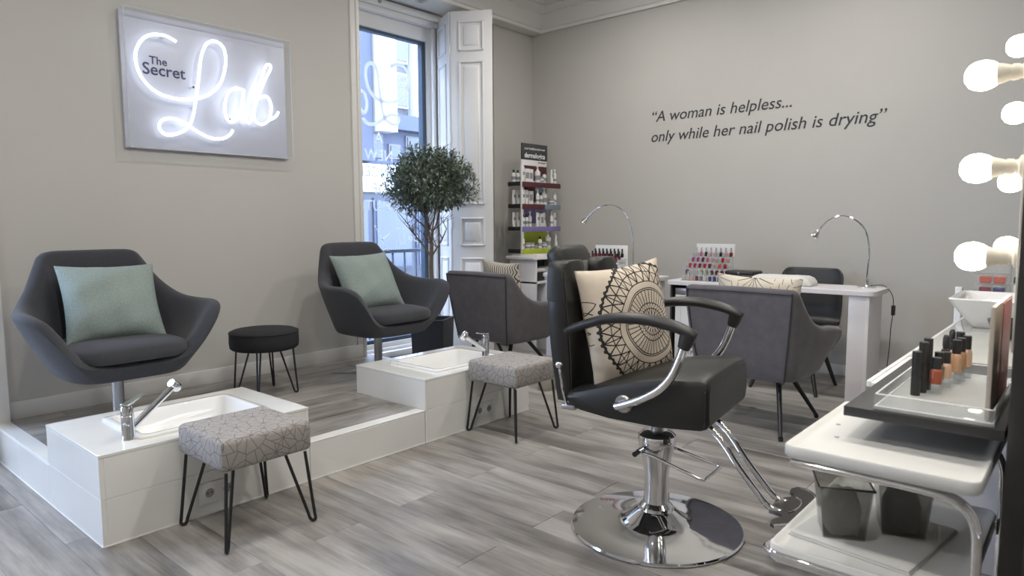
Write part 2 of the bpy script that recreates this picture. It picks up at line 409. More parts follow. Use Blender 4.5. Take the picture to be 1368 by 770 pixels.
# walls
wl = MB()
wl.box((-2.2, YL, 0), (-1.6, YL+0.3, ZC)); wl.box((0.7, YL, 0), (3.33, YL+0.3, ZC)); wl.box((-1.6, YL, 0), (0.7, YL+0.3, 0.25)); wl.box((-1.6, YL, 3.0), (0.7, YL+0.3, ZC))
wl.box((3.18, YL+0.3, 0), (3.33, 5.35, ZC))
structure(build('wall_left', wl, M_wall))
wb = MB(); wb.box((XW, -2.5, 0), (XW+0.12, 5.35, ZC))
structure(build('wall_back', wb, M_wall))
wp = MB(); wp.box((5.28, YP, 0), (XW, 5.35, ZB)); wp.box((4.745, YG+0.06, 0), (5.28, 5.35, ZB)); wp.box((3.33, YG+0.06, 3.2), (4.745, 5.35, ZB))
structure(build('wall_window', wp, M_wall))
structure(build('wall_right', MB().box((-2.2, -2.62, 0), (XW, -2.5, ZC)), M_wall))
structure(build('wall_front', MB().box((-2.32, -2.5, 0), (-2.2, YL+0.3, ZC)), M_wall))
ce = MB(); ce.box((-2.2, -2.5, ZC), (XW+0.12, 5.35, ZC+0.1)); ce.box((3.33, YB, ZB), (XW, 5.35, ZC))
CEIL = structure(build('ceiling', ce, M_ceil))
prof = [(0, 0), (0.028, 0), (0.028, 0.03), (0.045, 0.036), (0.055, 0.05), (0.085, 0.085), (0.13, 0.125), (0.145, 0.135), (0.145, 0.152), (0.17, 0.16), (0.205, 0.178), (0.235, 0.19), (0.235, 0.212), (0.25, 0.222), (0.265, 0.25), (0, 0.25)]
co = MB(); co.loft([[Vector((XW-p, -2.5, ZB+z)) for p, z in prof], [Vector((XW-p, YB-p, ZB+z)) for p, z in prof], [Vector((3.2, YB-p, ZB+z)) for p, z in prof]])
structure(build('trim_1', co, M_ceil, sharp=20))
structure(build('trim_2', MB().rbox((3.262, YL-0.012, PZ), (3.338, YL+0.05, 3.4), 0.004).rbox((3.31, YL-0.02, PZ), (3.342, YL+0.05, 3.4), 0.004), M_base))
structure(build('trim_3', MB().box((0.72, YL-0.05, PZ), (0.955, YL, ZC)), M_base))
structure(build('baseboard_left', MB().rbox((0.957, YL-0.014, PZ), (3.33, YL, PZ+0.098), 0.003), M_base))
structure(build('baseboard_back', MB().rbox((XW-0.014, -2.5, 0), (XW, YP, 0.09), 0.003), M_base))
structure(build('baseboard_window', MB().rbox((5.28, YP-0.014, 0), (XW-0.014, YP, 0.09), 0.003), M_base))
# ceiling downlights (rim and lens) of the room and the one in the window soffit
def downlight(x, y, z, label, r=0.085, lit=True):
    t = thing('downlight', label, 'ceiling light', (x, y, z), group='recessed ceiling downlights')
    build('rim', MB().lathe([(r*1.25, 0), (r*1.25, -0.006), (r, -0.010), (r*0.92, 0.0)], n=28), M_chrome if not lit else M_white, t)
    build('lens', MB().lathe([(r*0.9, -0.001), (r*0.9, -0.004), (0.001, -0.004)], n=24), M_lens if lit else M_steel, t)
DL_WHERE = ['near the camera', 'left of the camera by the left plinth', 'on the mirror side of the salon chair', 'between the salon chair and the right plinth', 'over the right tub chair', 'over the tub chair beside the shutter', 'behind the camera']
for i, (x, y) in enumerate(DOWNLIGHTS): downlight(x, y, ZC, f'round white recessed ceiling downlight {DL_WHERE[i]}')
downlight(4.30, 4.80, ZB, 'small round chrome downlight in the soffit above the window', 0.045, False)
# ---- street window
WN = bpy.data.objects.new('window_1', None); COL.objects.link(WN); structure(WN); WN.location = (0, 0, 0)
f = MB()
f.box((3.34, YG-0.05, 0), (3.46, YG+0.08, 3.2)); f.rbox((4.61, YG-0.02, 0), (4.745, YG+0.08, 3.2), 0.006)
f.rbox((3.46, YG-0.02, 2.99), (4.61, YG+0.08, 3.2), 0.006); f.rbox((3.34, YG-0.085, 3.12), (4.745, YG, 3.17), 0.01); f.rbox((3.34, YG-0.11, 3.17), (4.745, YG, 3.235), 0.012)
f.rbox((4.655, YG-0.06, 0.05), (4.69, YG, 3.12), 0.006)
f.rbox((3.46, YG-0.02, 0.0), (4.61, YG+0.08, 0.13), 0.006); f.rbox((3.46, YG-0.10, 0.0), (4.61, YG-0.02, 0.055), 0.006); f.rbox((3.46, YG-0.05, 0.055), (4.61, YG-0.02, 0.085), 0.006)
build('frame', f, M_white, WN)
M_sash = pm('dark_blue_sash', (0.045, 0.075, 0.115), 0.4)
sx = MB(); sx.box((4.565, YG+0.0, 0.13), (4.61, YG+0.06, 2.99)); sx.box((3.46, YG, 2.965), (4.565, YG+0.06, 2.99)); sx.box((3.46, YG, 0.13), (4.565, YG+0.06, 0.165)); sx.box((3.46, YG, 0.13), (3.50, YG+0.06, 2.99))
build('sash', sx, M_sash, WN)
build('pane', MB().box((3.50, YG+0.026, 0.165), (4.565, YG+0.034, 2.965)), M_glass, WN)
build('blind_catch', MB().lathe([(0.0, 0), (0.016, 0.002), (0.016, 0.02), (0.007, 0.03), (0.0, 0.032)], n=14, M=T(3.98, YG-0.11, 3.205) @ RX(PI/2)), M_steel, WN)
def glassM(x, z): return frame((-1, 0, 0), (0, 0, 1), (x, YG+0.024, z))
for body, z, ht in (('A', 1.985, 0), ('NEW', 1.825, 0), ('CONCEPT', 1.675, 0), ('OF', 1.52, 0), ('BEAUTY', 1.365, 0)):
    text('lettering', body, M_vinyl, glassM(4.045, z), 0.142, offset=0.001, parent=WN, depth=0.0008)
text('lettering', 'pq', M_vinyl, frame((1, 0, 0), (0, 0, 1), (4.44, YG+0.024, 1.07)), 0.13, parent=WN)
# script drawn once, used for the neon tube and (mirrored, smaller) for the vinyl on the glass
SCRIPT_L = [(352,186),(325,170),(295,158),(240,155),(195,182),(170,240),(182,312),(218,372),(275,417),(345,440),(420,445),(495,425),(548,375),(572,300),(570,232),(548,195),(512,184),(482,205),(463,260),(455,330),(447,400),(437,470),(425,530),(400,575),(350,600),(302,600),(277,570),(290,538),(335,530),(392,550),(450,590),(510,618),(560,620),(592,603),(606,582)]
SCRIPT_A = [(652,402),(612,395),(582,422),(570,480),(580,533),(608,545),(634,515),(648,455),(655,400),(650,470),(655,530),(682,548),(697,500),(705,455),(725,375),(750,302),(768,288),(774,308),(752,352),(722,425),(702,495),(706,540),(738,556),(768,532),(777,475),(758,432),(724,438)]
SCRIPT_T = [(762,540),(788,528),(803,514),(809,500)]
vl = MB(); k = 0.00125
P = [Vector((4.42-(x-168)*k, YG+0.022, 2.73-(y-155)*k)) for x, y in SCRIPT_L]
vl.tube(crom(P, 4), 0.0012, 6, flat=16)
P = [Vector((4.42-(x-168)*k, YG+0.022, 2.73-(y-155)*k)) for x, y in SCRIPT_A]
vl.tube(crom(P, 4), 0.0012, 6, flat=16)
build('script_logo', vl, M_vinyl, WN)
text('lettering', 'The', M_vinyl, glassM(4.345, 2.58), 0.07, parent=WN); text('lettering', 'Secret', M_vinyl, glassM(4.30, 2.52), 0.08, parent=WN)
ln = MB()
for a, b in (((3.98, 1.22), (4.06, 1.10)), ((4.06, 1.10), (4.16, 1.16)), ((4.06, 1.10), (4.10, 1.0)), ((4.1, 1.0), (4.02, 0.98)), ((4.1, 1.0), (4.18, 0.97)), ((4.25, 1.20), (4.33, 1.20)), ((4.33, 1.20), (4.33, 1.05)), ((4.33, 1.05), (4.25, 1.05)), ((4.25, 1.05), (4.25, 1.20)), ((4.02, 0.72), (4.12, 0.66)), ((4.12, 0.66), (4.2, 0.72))):
    ln.tube([(a[0], YG+0.022, a[1]), (b[0], YG+0.022, b[1])], 0.0035, 5, flat=0.3)
for a in ((3.98, 1.22), (4.06, 1.10), (4.16, 1.16), (4.1, 1.0), (4.12, 0.66)): ln.lathe([(0.0, -0.001), (0.012, -0.001), (0.012, 0.001), (0, 0.001)], n=10, M=T(a[0], YG+0.022, a[1]) @ RX(PI/2))
build('line_drawing', ln, M_vinyl, WN)
# ---- second street window, left of the picture (only its daylight and reflections are seen)
W2 = bpy.data.objects.new('window_2', None); COL.objects.link(W2); structure(W2)
f = MB()
for x in (-1.6, -0.49, 0.62): f.box((x, YL+0.1, 0.25), (x+0.08, YL+0.2, 3.0))
f.box((-1.6, YL+0.1, 0.25), (0.7, YL+0.2, 0.33)); f.box((-1.6, YL+0.1, 2.92), (0.7, YL+0.2, 3.0))
build('frame', f, M_white, W2)
for x in (-1.52, -0.41): build('pane', MB().box((x, YL+0.145, 0.33), (x+1.03, YL+0.153, 2.92)), M_glass, W2)
# ---- folded panelled shutter
SH = thing('window_shutter', 'tall white panelled folding shutter standing open right of the window', 'shutter', (4.63, 4.73, 0.0))
def leaf(A, B, z0, z1, hinge=False):
    A = Vector((*A, 0)); B = Vector((*B, 0)); d = (B-A).normalized(); n = Vector((d.y, -d.x, 0)); Wd = (B-A).length
    if n.dot(-A) < 0: n = -n
    x = d; M = Matrix(((x.x, n.x, 0, A.x-4.63), (x.y, n.y, 0, A.y-4.73), (x.z, n.z, 1, 0), (0, 0, 0, 1)))
    lf = build('leaf', MB().rbox((0, -0.035, z0), (Wd, 0, z1), 0.004, M=M), M_white, SH)
    m = 0.075
    for a, b in ((2.83, 3.10), (1.42, 2.74), (1.03, 1.30), (0.22, 0.92)):
        pb = MB()
        for p, q in (((m, 0, a), (Wd-m, 0.014, a+0.018)), ((m, 0, b-0.018), (Wd-m, 0.014, b)), ((m, 0, a), (m+0.018, 0.014, b)), ((Wd-m-0.018, 0, a), (Wd-m, 0.014, b))): pb.rbox(p, q, 0.005, 1, M=M)
        x0, x1, s = m+0.045, Wd-m-0.045, 0.022
        R = lambda i, h: [M @ Vector(p) for p in ((x0+i, h, a+0.045+i), (x1-i, h, a+0.045+i), (x1-i, h, b-0.045-i), (x0+i, h, b-0.045-i))]
        pb.loft([R(0, 0.0), R(0.004, 0.005), R(s, 0.012)])
        build('panel', pb, M_white, lf)
leaf((4.72, 5.06), (4.56, 4.72), 0.03, 3.19)
leaf((4.565, 4.70), (4.77, 4.37), 0.03, 3.19)
for z in (0.4, 1.2, 2.0, 2.8): build('hinge', MB().tube([(4.56-4.63, 4.708-4.73, z), (4.56-4.63, 4.708-4.73, z+0.09)], 0.008, 8), M_white, SH)
# ---- outside: railing, pavement, building across the street
RL = thing('balcony_railing', 'dark iron railing with upright bars outside the street window', 'railing', (4.0, 5.45, 0.0))
build('top_rail', MB().rbox((-1.0, -0.02, 0.95), (1.3, 0.02, 0.985), 0.004).rbox((-1.0, -0.012, 0.08), (1.3, 0.012, 0.10), 0.003), M_sash, RL)
bar = None
for i in range(15):
    x = -0.95+i*0.155
    if bar is None: bar = build('bar', MB().tube([(0, 0, -0.05), (0, 0, 0.96)], 0.011, 8), M_sash, RL); b = bar
    else: b = bar.copy(); COL.objects.link(b)
    b.location = (x, 0, 0)
structure(build('pavement', MB().box((-12, 5.4, -0.3), (26, 40, -0.12)), pm('grey_pavement', (0.07, 0.07, 0.078), 0.8, var=0.1)))
M_stone = pm('pale_lavender_stone', (0.085, 0.087, 0.10), 0.8, var=0.15, nsc=3)
M_stoned = pm('blue_grey_render', (0.032, 0.04, 0.065), 0.8, var=0.1)
M_band = pm('white_fascia', (0.36, 0.37, 0.38), 0.6)
M_shopdark = pm('dark_blue_shopfront', (0.012, 0.017, 0.03), 0.5)
M_fglass = pm('dark_street_glass', (0.03, 0.04, 0.06), 0.2, spec=0.4)
BD = thing('building', 'pale stone town building across the street seen through the window', 'building', (9.0, 11.0, -0.12))
def bp(name, a, b, m, par=None): return build(name, MB().box(tuple(Vector(a)-Vector((9, 11, -0.12))), tuple(Vector(b)-Vector((9, 11, -0.12)))), m, par or BD)
bp('wall', (-6, 11.2, -0.12), (24, 12, 7.5), M_stone)
bp('shopfront', (4, 11.0, -0.12), (18, 11.2, 1.92), M_shopdark)
bp('fascia', (4, 10.9, 1.86), (18, 11.2, 2.40), M_band)
bp('spandrel', (4, 11.12, 2.40), (18, 11.2, 3.12), M_stoned)
bp('ledge', (8.9, 10.85, 3.12), (18, 11.2, 3.42), M_stoned)
bp('pilaster', (8.60, 10.8, 3.05), (9.0, 11.2, 7.5), M_band)
bp('pilaster', (8.0, 10.95, 2.46), (8.5, 11.2, 7.5), M_stoned)
bp('pilaster', (9.62, 10.95, 3.42), (9.70, 11.2, 7.5), M_band)
for x0, x1, z0, z1 in ((8.05, 8.3, 2.6, 3.0), (8.55, 8.85, 2.55, 3.05), (9.0, 9.3, 2.55, 2.85), (9.05, 9.55, 3.6, 4.3), (9.05, 9.55, 4.5, 6.2), (9.75, 10.3, 3.6, 6.2), (9.45, 10.2, 2.5, 3.05), (7.3, 7.9, 3.2, 5.2), (10.6, 11.3, 3.6, 6.2)):
    w = bp('window', (x0, 11.08 if z1 < 3.2 else 11.1, z0), (x1, 11.2, z1), M_stone if z1 < 3.2 else M_band); bp('pane', (x0+0.04, 11.06, z0+0.04), (x1-0.04, 11.1, z1-0.04), M_fglass if z1 < 3.2 else M_stone, w)
for x0 in (7.4, 8.5, 9.6, 10.7):
    w = bp('shop_window', (x0, 10.97, 0.3), (x0+1.0, 11.0, 1.75), M_stoned); bp('pane', (x0+0.06, 10.95, 0.36), (x0+0.94, 10.97, 1.69), M_fglass, w)
# ================================================================== PLATFORM
PL = thing('raised_platform', 'low raised wooden platform with white glossy riser under the swivel chairs', 'platform', (PX0, PY0, 0))
def lp(name, a, b, m, par, o=(PX0, PY0, 0), bev=0.0015):
    return build(name, MB().rbox(tuple(Vector(a)-Vector(o)), tuple(Vector(b)-Vector(o)), bev, 1), m, par)
bb = MB()
for a, b in (((PX0+0.02, 3.508), (PX1-0.01, YL-0.002)), ((1.803, PY0+0.02), (2.547, 3.508))):
    bb.box((a[0]-PX0, a[1]-PY0, 0), (b[0]-PX0, b[1]-PY0, PZ-0.007))
build('base', bb, M_gloss, PL)
# riser panels: front between the plinths, left side
lp('riser_panel', (1.803, PY0, 0.004), (2.547, PY0+0.019, PZ-0.008), M_gloss, PL)
for a, b in ((3.507, 3.98), (3.982, YL-0.003)): lp('riser_panel', (PX0, a, 0.004), (PX0+0.019, b, PZ-0.008), M_gloss, PL)
lp('edge_trim', (1.803, PY0, PZ-0.007), (2.547, PY0+0.072, PZ+0.001), M_gloss, PL)
lp('edge_trim', (PX0, 3.507, PZ-0.007), (PX0+0.072, YL-0.003, PZ+0.001), M_gloss, PL)
lp('edge_trim', (PX1-0.03, 3.507, PZ-0.007), (PX1, YL-0.003, PZ+0.001), M_steel, PL)
lp('sealant_line', (1.803, PY0-0.003, 0.0), (2.547, PY0, 0.006), M_white, PL, bev=0.0008)
lp('sealant_line', (PX0-0.003, 3.507, 0.0), (PX0, YL-0.003, 0.006), M_white, PL, bev=0.0008)
for r in range(8):
    y1 = YL-0.004-r*PWD; y0 = y1-PWD
    if y1 < PY0+0.09: break
    y0 = max(y0, PY0+0.073)
    back = y0 > 3.49
    xa, xb = (PX0+0.073, PX1-0.031) if back else (1.803, 2.547)
    if not back and y1 > 3.51: xa, xb = (PX0+0.073, PX1-0.031)
    x = 1.2-PLN*2+(0.5 if r % 2 else 0)
    while x < xb:
        a, b = max(x, xa), min(x+PLN, xb)
        if b-a > 0.02: plank(PL, a-PX0, y0-PY0, b-PX0, y1-PY0, PZ, 'x')
        x += PLN
# ---- foot bath plinths
def plinth(x0, x1, label, bx0, bx1, faucet, sockx):
    y0, y1, zt = PY0-0.001, 3.505, 0.368
    o = (x0, y0, 0)
    t = thing('footbath_plinth', label, 'foot bath', o, group='pedicure foot bath plinths')
    by0, by1 = 2.945, 3.395
    p = 0.018
    for a, b in ((0.004, 0.1896), (0.1904, zt-0.001)):
        lp('front_panel', (x0+p, y0, a), (x1-p, y0+p, min(b, zt-0.0125)), M_gloss, t, o); lp('side_panel', (x0, y0, a), (x0+p, y1, min(b, zt-0.0125)), M_gloss, t, o); lp('side_panel', (x1-p, y0, a), (x1, y1, min(b, zt-0.0125)), M_gloss, t, o)
    lp('back_panel', (x0+p, y1-p, PZ), (x1-p, y1, zt-0.0125), M_gloss, t, o)
    tb = MB()
    R = lambda a, b, c, d, z: [Vector((a-x0, c-y0, z)), Vector((b-x0, c-y0, z)), Vector((b-x0, d-y0, z)), Vector((a-x0, d-y0, z))]
    hx0, hx1, hy0, hy1 = bx0+0.03, bx1-0.03, by0+0.03, by1-0.03
    tb.loft([R(hx0, hx1, hy0, hy1, zt-0.012), R(x0-0.001, x1+0.001, y0-0.001, y1+0.001, zt-0.012), R(x0-0.001, x1+0.001, y0-0.001, y1+0.001, zt), R(hx0, hx1, hy0, hy1, zt)], loop=True)
    build('top_panel', tb, M_gloss, t, bevel=0.0015)
    # basin: raised rim with an inner recess
    bs = MB()
    def RR(i, z, r=0.03, n=5):
        a, b, c, d = bx0+i-x0, bx1-i-x0, by0+i-y0, by1-i-y0; r = max(r, 0.004); q = []
        for cx, cy, s in ((b-r, d-r, 0), (a+r, d-r, 1), (a+r, c+r, 2), (b-r, c+r, 3)):
            for k in range(n+1): an = (s+k/n)*PI/2; q.append(Vector((cx+r*math.cos(an), cy+r*math.sin(an), z)))
        return q
    bs.loft([RR(0.012, zt-0.02), RR(0.0, zt), RR(0.0, zt+0.008), RR(0.004, zt+0.013), RR(0.03, zt+0.013), RR(0.036, zt+0.009), RR(0.045, zt-0.06, 0.035), RR(0.06, zt-0.10, 0.04), RR(0.12, zt-0.112, 0.05)], caps=(False, True))
    bn = build('basin', bs, M_ceramic, t, sharp=50)
    build('drain', MB().lathe([(0.026, -0.002), (0.026, 0.003), (0.018, 0.004), (0.0, 0.002)], c=((bx0+bx1)/2-x0, (by0+by1)/2-y0, zt-0.112), n=18), M_chrome, bn)
    lp('sealant_line', (x0, y0-0.003, 0), (x1, y0, 0.006), M_white, t, o, 0.0008); lp('sealant_line', (x0-0.003, y0, 0), (x0, y1, 0.006), M_white, t, o, 0.0008)
    # mixer tap
    B, E, LV = faucet; B = Vector(B)-Vector(o); E = Vector(E)-Vector(o); LV = Vector(LV)
    fb = build('mixer_tap', MB().lathe([(0.0, 0), (0.026, 0), (0.0265, 0.004), (0.0245, 0.008), (0.0245, 0.10), (0.0235, 0.101), (0.0235, 0.104), (0.0245, 0.105), (0.0245, 0.135), (0.021, 0.142), (0.0, 0.144)], c=tuple(B), n=24), M_chrome, t)
    side = Vector((-LV.y, LV.x, 0)).normalized(); lvM = Matrix(((LV.x, side.x, 0, B.x), (LV.y, side.y, 0, B.y), (0, 0, 1, B.z+0.143), (0, 0, 0, 1)))
    build('lever', MB().loft([[Vector((-0.018, -0.016, 0)), Vector((-0.018, 0.016, 0)), Vector((-0.018, 0.016, 0.010)), Vector((-0.018, -0.016, 0.010))],
                              [Vector((0.02, -0.015, 0.002)), Vector((0.02, 0.015, 0.002)), Vector((0.02, 0.015, 0.012)), Vector((0.02, -0.015, 0.012))],
                              [Vector((0.10, -0.010, 0.020)), Vector((0.10, 0.010, 0.020)), Vector((0.10, 0.010, 0.025)), Vector((0.10, -0.010, 0.025))]], M=lvM), M_chrome, fb, bevel=0.0015)
    d = (E-B-Vector((0, 0, 0.06))).normalized(); s0 = B+Vector((0, 0, 0.045))+Vector((d.x, d.y, 0)).normalized()*0.018
    sp = MB().tube([s0, s0+(E-s0)*0.96, E], [0.0145, 0.0145, 0.016], 16)
    h = Vector((d.x, d.y, 0)).normalized()
    # spray head hanging from the end of the spout
    a = E+Vector((0, 0, 0.012)); hd = h*0.75+Vector((0, 0, -0.66))
    sp.tube([a-hd*0.012, a+hd*0.004, a+hd*0.03, a+hd*0.038], [0.017, 0.0225, 0.0225, 0.019], 18)
    build('spout', sp, M_chrome, fb)
    return t
plinth(PX0, 1.80, 'white glossy foot bath plinth at left with chrome tap in front', 1.065, 1.655, ((1.041, 2.994, 0.368), (1.262, 3.08, 0.535), (0.8, 0.6, 0)), 1.33)
plinth(2.55, 3.47, 'white glossy foot bath plinth nearer the window with tap leaning left', 2.715, 3.335, ((3.285, 3.085, 0.368), (3.05, 3.04, 0.535), (-0.97, -0.2, 0)), 3.0)
M_recess = pm('socket_recess', (0.30, 0.30, 0.29), 0.5)
# ---- double sockets on the plinth fronts
def socket(x, z, label):
    y = PY0-0.001
    t = thing('power_socket', label, 'socket', (x, y, z), group='double power sockets')
    build('plate', MB().rbox((-0.045, -0.009, -0.045), (0.125, 0.0, 0.045), 0.004), M_plastic, t)
    for i in (0, 0.08):
        s = build('outlet', MB().rbox((i-0.03, -0.012, -0.03), (i+0.03, -0.009, 0.03), 0.002).lathe([(0.024, 0.0), (0.024, 0.005), (0.021, 0.005), (0.019, -0.008), (0.0, -0.008)], n=20, M=T(i, -0.011, 0) @ RX(PI/2)), M_plastic, t)
        build('recess', MB().lathe([(0.0, 0), (0.0235, 0), (0.0235, 0.0012), (0.0, 0.0012)], n=20, M=T(i, -0.0115, 0) @ RX(PI/2)), M_recess, s)
        h = MB()
        for q in (-0.009, 0.009): h.lathe([(0.0, 0), (0.0032, 0), (0.0032, 0.002), (0, 0.002)], n=8, M=T(i+q, -0.0125, 0) @ RX(PI/2))
        build('pin_holes', h, M_blackpl, s)
socket(1.30, 0.098, 'white double power socket on the left plinth behind the stool')
socket(2.985, 0.098, 'white double power socket on the right plinth behind the stool')
# ================================================================== SEATING
def mirror_rim(half): return [Vector(p) for p in half]+[Vector((-p[0], p[1], p[2])) for p in half[-2:0:-1]]
def bowl(half, bhx, byf, byb, bz, thick, seat_z, sub=3, rimsplit=None, bulge=0.35, cy=-0.02, nexp=2.4):
    """upholstered bowl chair shell: closed rim loop, outer skin down to a base ring, inner skin down to the seat"""
    rim = crom(mirror_rim(half), sub, True); n = len(rim)
    rings = []; outer = []
    acc = [0]
    for i in range(n): acc.append(acc[-1]+(rim[(i+1) % n]-rim[i]).length)
    bmid, bh = (byf+byb)/2, (byb-byf)/2
    B = []
    for p in rim:
        d = Vector((p.x, p.y-cy, 0)); a = math.atan2(d.y/0.33, d.x/0.42); c, s = math.cos(a), math.sin(a)
        k = (abs(c)**nexp+abs(s)**nexp)**(-1/nexp)
        B.append(Vector((bhx*c*k, bmid+bh*s*k, bz)))
    ctr = Vector((0, bmid, bz))
    def inw(p):
        d = Vector((0, cy, 0))-Vector((p.x, p.y, 0)); return d.normalized()
    rings.append([ctr+(b-ctr)*0.4+Vector((0, 0, -0.004)) for b in B])
    rings.append([ctr+(b-ctr)*0.85+Vector((0, 0, -0.004)) for b in B])
    for t in (0.0, 0.12, 0.3, 0.5, 0.7, 0.86):
        row = []
        for b, p in zip(B, rim):
            h = max(p.z-bz, 0.001); q = b.lerp(p, t); w = bulge*t*(1-t)
            q += Vector((p.x-b.x, p.y-b.y, 0))*w
            row.append(q)
        rings.append(row)
    rings.append([p+inw(p)*0.004-Vector((0, 0, min(0.02, 0.2*(p.z-bz)))) for p in rim])
    rings.append([p+inw(p)*thick*0.28 for p in rim])
    rings.append([p+inw(p)*thick*0.72 for p in rim])
    rings.append([p+inw(p)*thick-Vector((0, 0, min(0.022, 0.2*(p.z-bz)))) for p in rim])
    for t in (0.35, 0.7, 1.0):
        row = []
        for b, p in zip(B, rim):
            top = p+inw(p)*thick-Vector((0, 0, 0.02)); lo = b+inw(b)*min(0.04, thick); lo.z = min(seat_z, p.z-0.01)
            row.append(top.lerp(lo, t)+Vector((top.x-lo.x, top.y-lo.y, 0))*bulge*0.8*t*(1-t))
        rings.append(row)
    last = rings[-1]
    rings.append([Vector((p.x*0.4, bmid+(p.y-bmid)*0.4, seat_z)) for p in last])
    mb = MB(); mb.loft(rings, caps=(True, True)); return mb, rings, rim
def cushion(w, d, z0, z1, r=0.035, nexp=5, yc=0.0, crown=0.02):
    mb = MB(); n = 40
    def R(k, z):
        out = []
        for i in range(n):
            a = 2*PI*i/n; c, s = math.cos(a), math.sin(a); q = (abs(c)**nexp+abs(s)**nexp)**(-1/nexp)
            out.append(Vector((w/2*c*q*k, yc+d/2*s*q*k, z)))
        return out
    mb.loft([R(0.5, z0), R(0.93, z0), R(0.985, z0+0.012), R(1.0, z0+0.4*(z1-z0)), R(0.99, z1-0.02), R(0.94, z1-0.004), R(0.75, z1+crown*0.6), R(0.4, z1+crown)])
    return mb
def pillow(name, w, h, th, mat, label, loc, M3, pinch=0.07, group=None, n=22, seed=1, mb_only=False):
    rnd = random.Random(seed); ph = [rnd.uniform(0, 6) for _ in range(6)]
    mb = MB()
    def P(sgn):
        def f(a, b):
            u, v = 2*a-1, 2*b-1
            x = w/2*u*(1-pinch*(1-v*v)*(abs(u)**2)); y = h/2*v*(1-pinch*(1-u*u)*(abs(v)**2))
            z = th/2*((1-u**4)*(1-v**4))**0.55*(0.72+0.28*(1-u*u)*(1-v*v))
            e = (1-u*u)*(1-v*v)
            z += 0.004*e**0.4*(math.sin(9*u+ph[0]+3*v)+math.sin(8*v+ph[1]-4*u))+0.005*math.sin(5*u*v+ph[2])*e
            cr = max(0, abs(u)+abs(v)-1.25); z *= (1-0.4*cr)
            return Vector((x, y, sgn*max(z, 0.004)))
        return f
    mb.grid(P(1), n, n); mb.grid(P(-1), n, n, flip=True)
    bm = bmesh.new()
    vs = [bm.verts.new(p) for p in mb.v]
    for f in mb.f: bm.faces.new([vs[i] for i in f])
    edge = [e for e in bm.edges if e.is_boundary]
    be = [(p/(n-1)) for p in range(n)]
    # seam between both halves
    top = [i*n+j for i in range(n) for j in range(n)]
    ring = [(i, 0) for i in range(n)]+[(n-1, j) for j in range(1, n)]+[(i, n-1) for i in range(n-2, -1, -1)]+[(0, j) for j in range(n-2, 0, -1)]
    for k in range(len(ring)):
        a, b = ring[k], ring[(k+1) % len(ring)]
        bm.faces.new([vs[a[0]*n+a[1]], vs[b[0]*n+b[1]], vs[n*n+b[0]*n+b[1]], vs[n*n+a[0]*n+a[1]]])
    out = MB(); out.bm(bm)
    o = build(name, out, mat, sharp=60)
    o.matrix_world = Matrix.Translation(loc) @ M3
    tag(o, label, 'pillow', group); return o
# ---- swivel wing chairs on the platform
half = [(0, -0.315, 0.385), (0.17, -0.32, 0.387), (0.275, -0.335, 0.425), (0.352, -0.345, 0.525), (0.418, -0.32, 0.62), (0.462, -0.22, 0.655), (0.458, -0.05, 0.655), (0.41, 0.11, 0.675), (0.335, 0.22, 0.76), (0.278, 0.285, 0.865), (0.235, 0.32, 0.918), (0.12, 0.335, 0.925), (0, 0.337, 0.925)]
def swivel():
    t = thing('swivel_armchair', 'dark grey winged swivel armchair on the platform at left, beside the round stool', 'armchair', (1.305, 3.86, PZ), group='grey swivel armchairs on the platform')
    mb, rings, rim = bowl([(x, y, z-PZ+0.19) for x, y, z in half], 0.262, -0.285, 0.215, 0.30, 0.082, 0.372, bulge=0.40, nexp=4)
    build('shell', mb, M_grey, t, sharp=70, subsurf=1)
    build('seat_cushion', cushion(0.55, 0.58, 0.392, 0.468, yc=-0.045, nexp=5), M_grey, t, sharp=60)
    build('pole', MB().lathe([(0.028, 0.02), (0.028, 0.29)], n=20), M_steel, t)
    build('mounting_plate', MB().rbox((-0.11, -0.11, 0.278), (0.11, 0.11, 0.298), 0.004), M_blackmet, t)
    ft = None
    build('hub', MB().lathe([(0.0, 0.0), (0.055, 0.002), (0.055, 0.03), (0.03, 0.045), (0.0, 0.045)], n=20), M_steel, t)
    for k in range(4):
        q = MB().loft([[Vector((0.03, -0.022, 0.005)), Vector((0.03, 0.022, 0.005)), Vector((0.03, 0.022, 0.032)), Vector((0.03, -0.022, 0.032))], [Vector((0.32, -0.018, 0.001)), Vector((0.32, 0.018, 0.001)), Vector((0.32, 0.018, 0.014)), Vector((0.32, -0.018, 0.014))]])
        if ft is None: o = build('foot', q, M_steel, t, bevel=0.002); ft = o
        else: o = ft.copy(); COL.objects.link(o); o.parent = t
        o.rotation_euler = (0, 0, math.radians(42+90*k))
    return t
sw1 = swivel()
sw2 = dup(sw1, (3.00, 3.86, PZ), 0, 'dark grey winged swivel armchair nearest the window, left of the olive tree')
def face(nyaw, tilt, roll=0):
    """pillow facing direction nyaw (radians), leaning back by tilt"""
    return RZ(nyaw+PI/2) @ RX(PI/2-tilt) @ RZ(roll)
pillow('throw_pillow', 0.46, 0.44, 0.19, M_teal, 'sage teal woven pillow leaning in the left swivel armchair', (1.315, 3.90, PZ+0.655), face(-PI/2-0.10, 0.52, math.radians(-1)), group='sage teal pillows', seed=3)
pillow('throw_pillow', 0.45, 0.44, 0.19, M_teal, 'sage teal woven pillow leaning in the swivel armchair nearest the window', (2.955, 3.90, PZ+0.655), face(-PI/2-0.12, 0.55, math.radians(2)), group='sage teal pillows', seed=5)
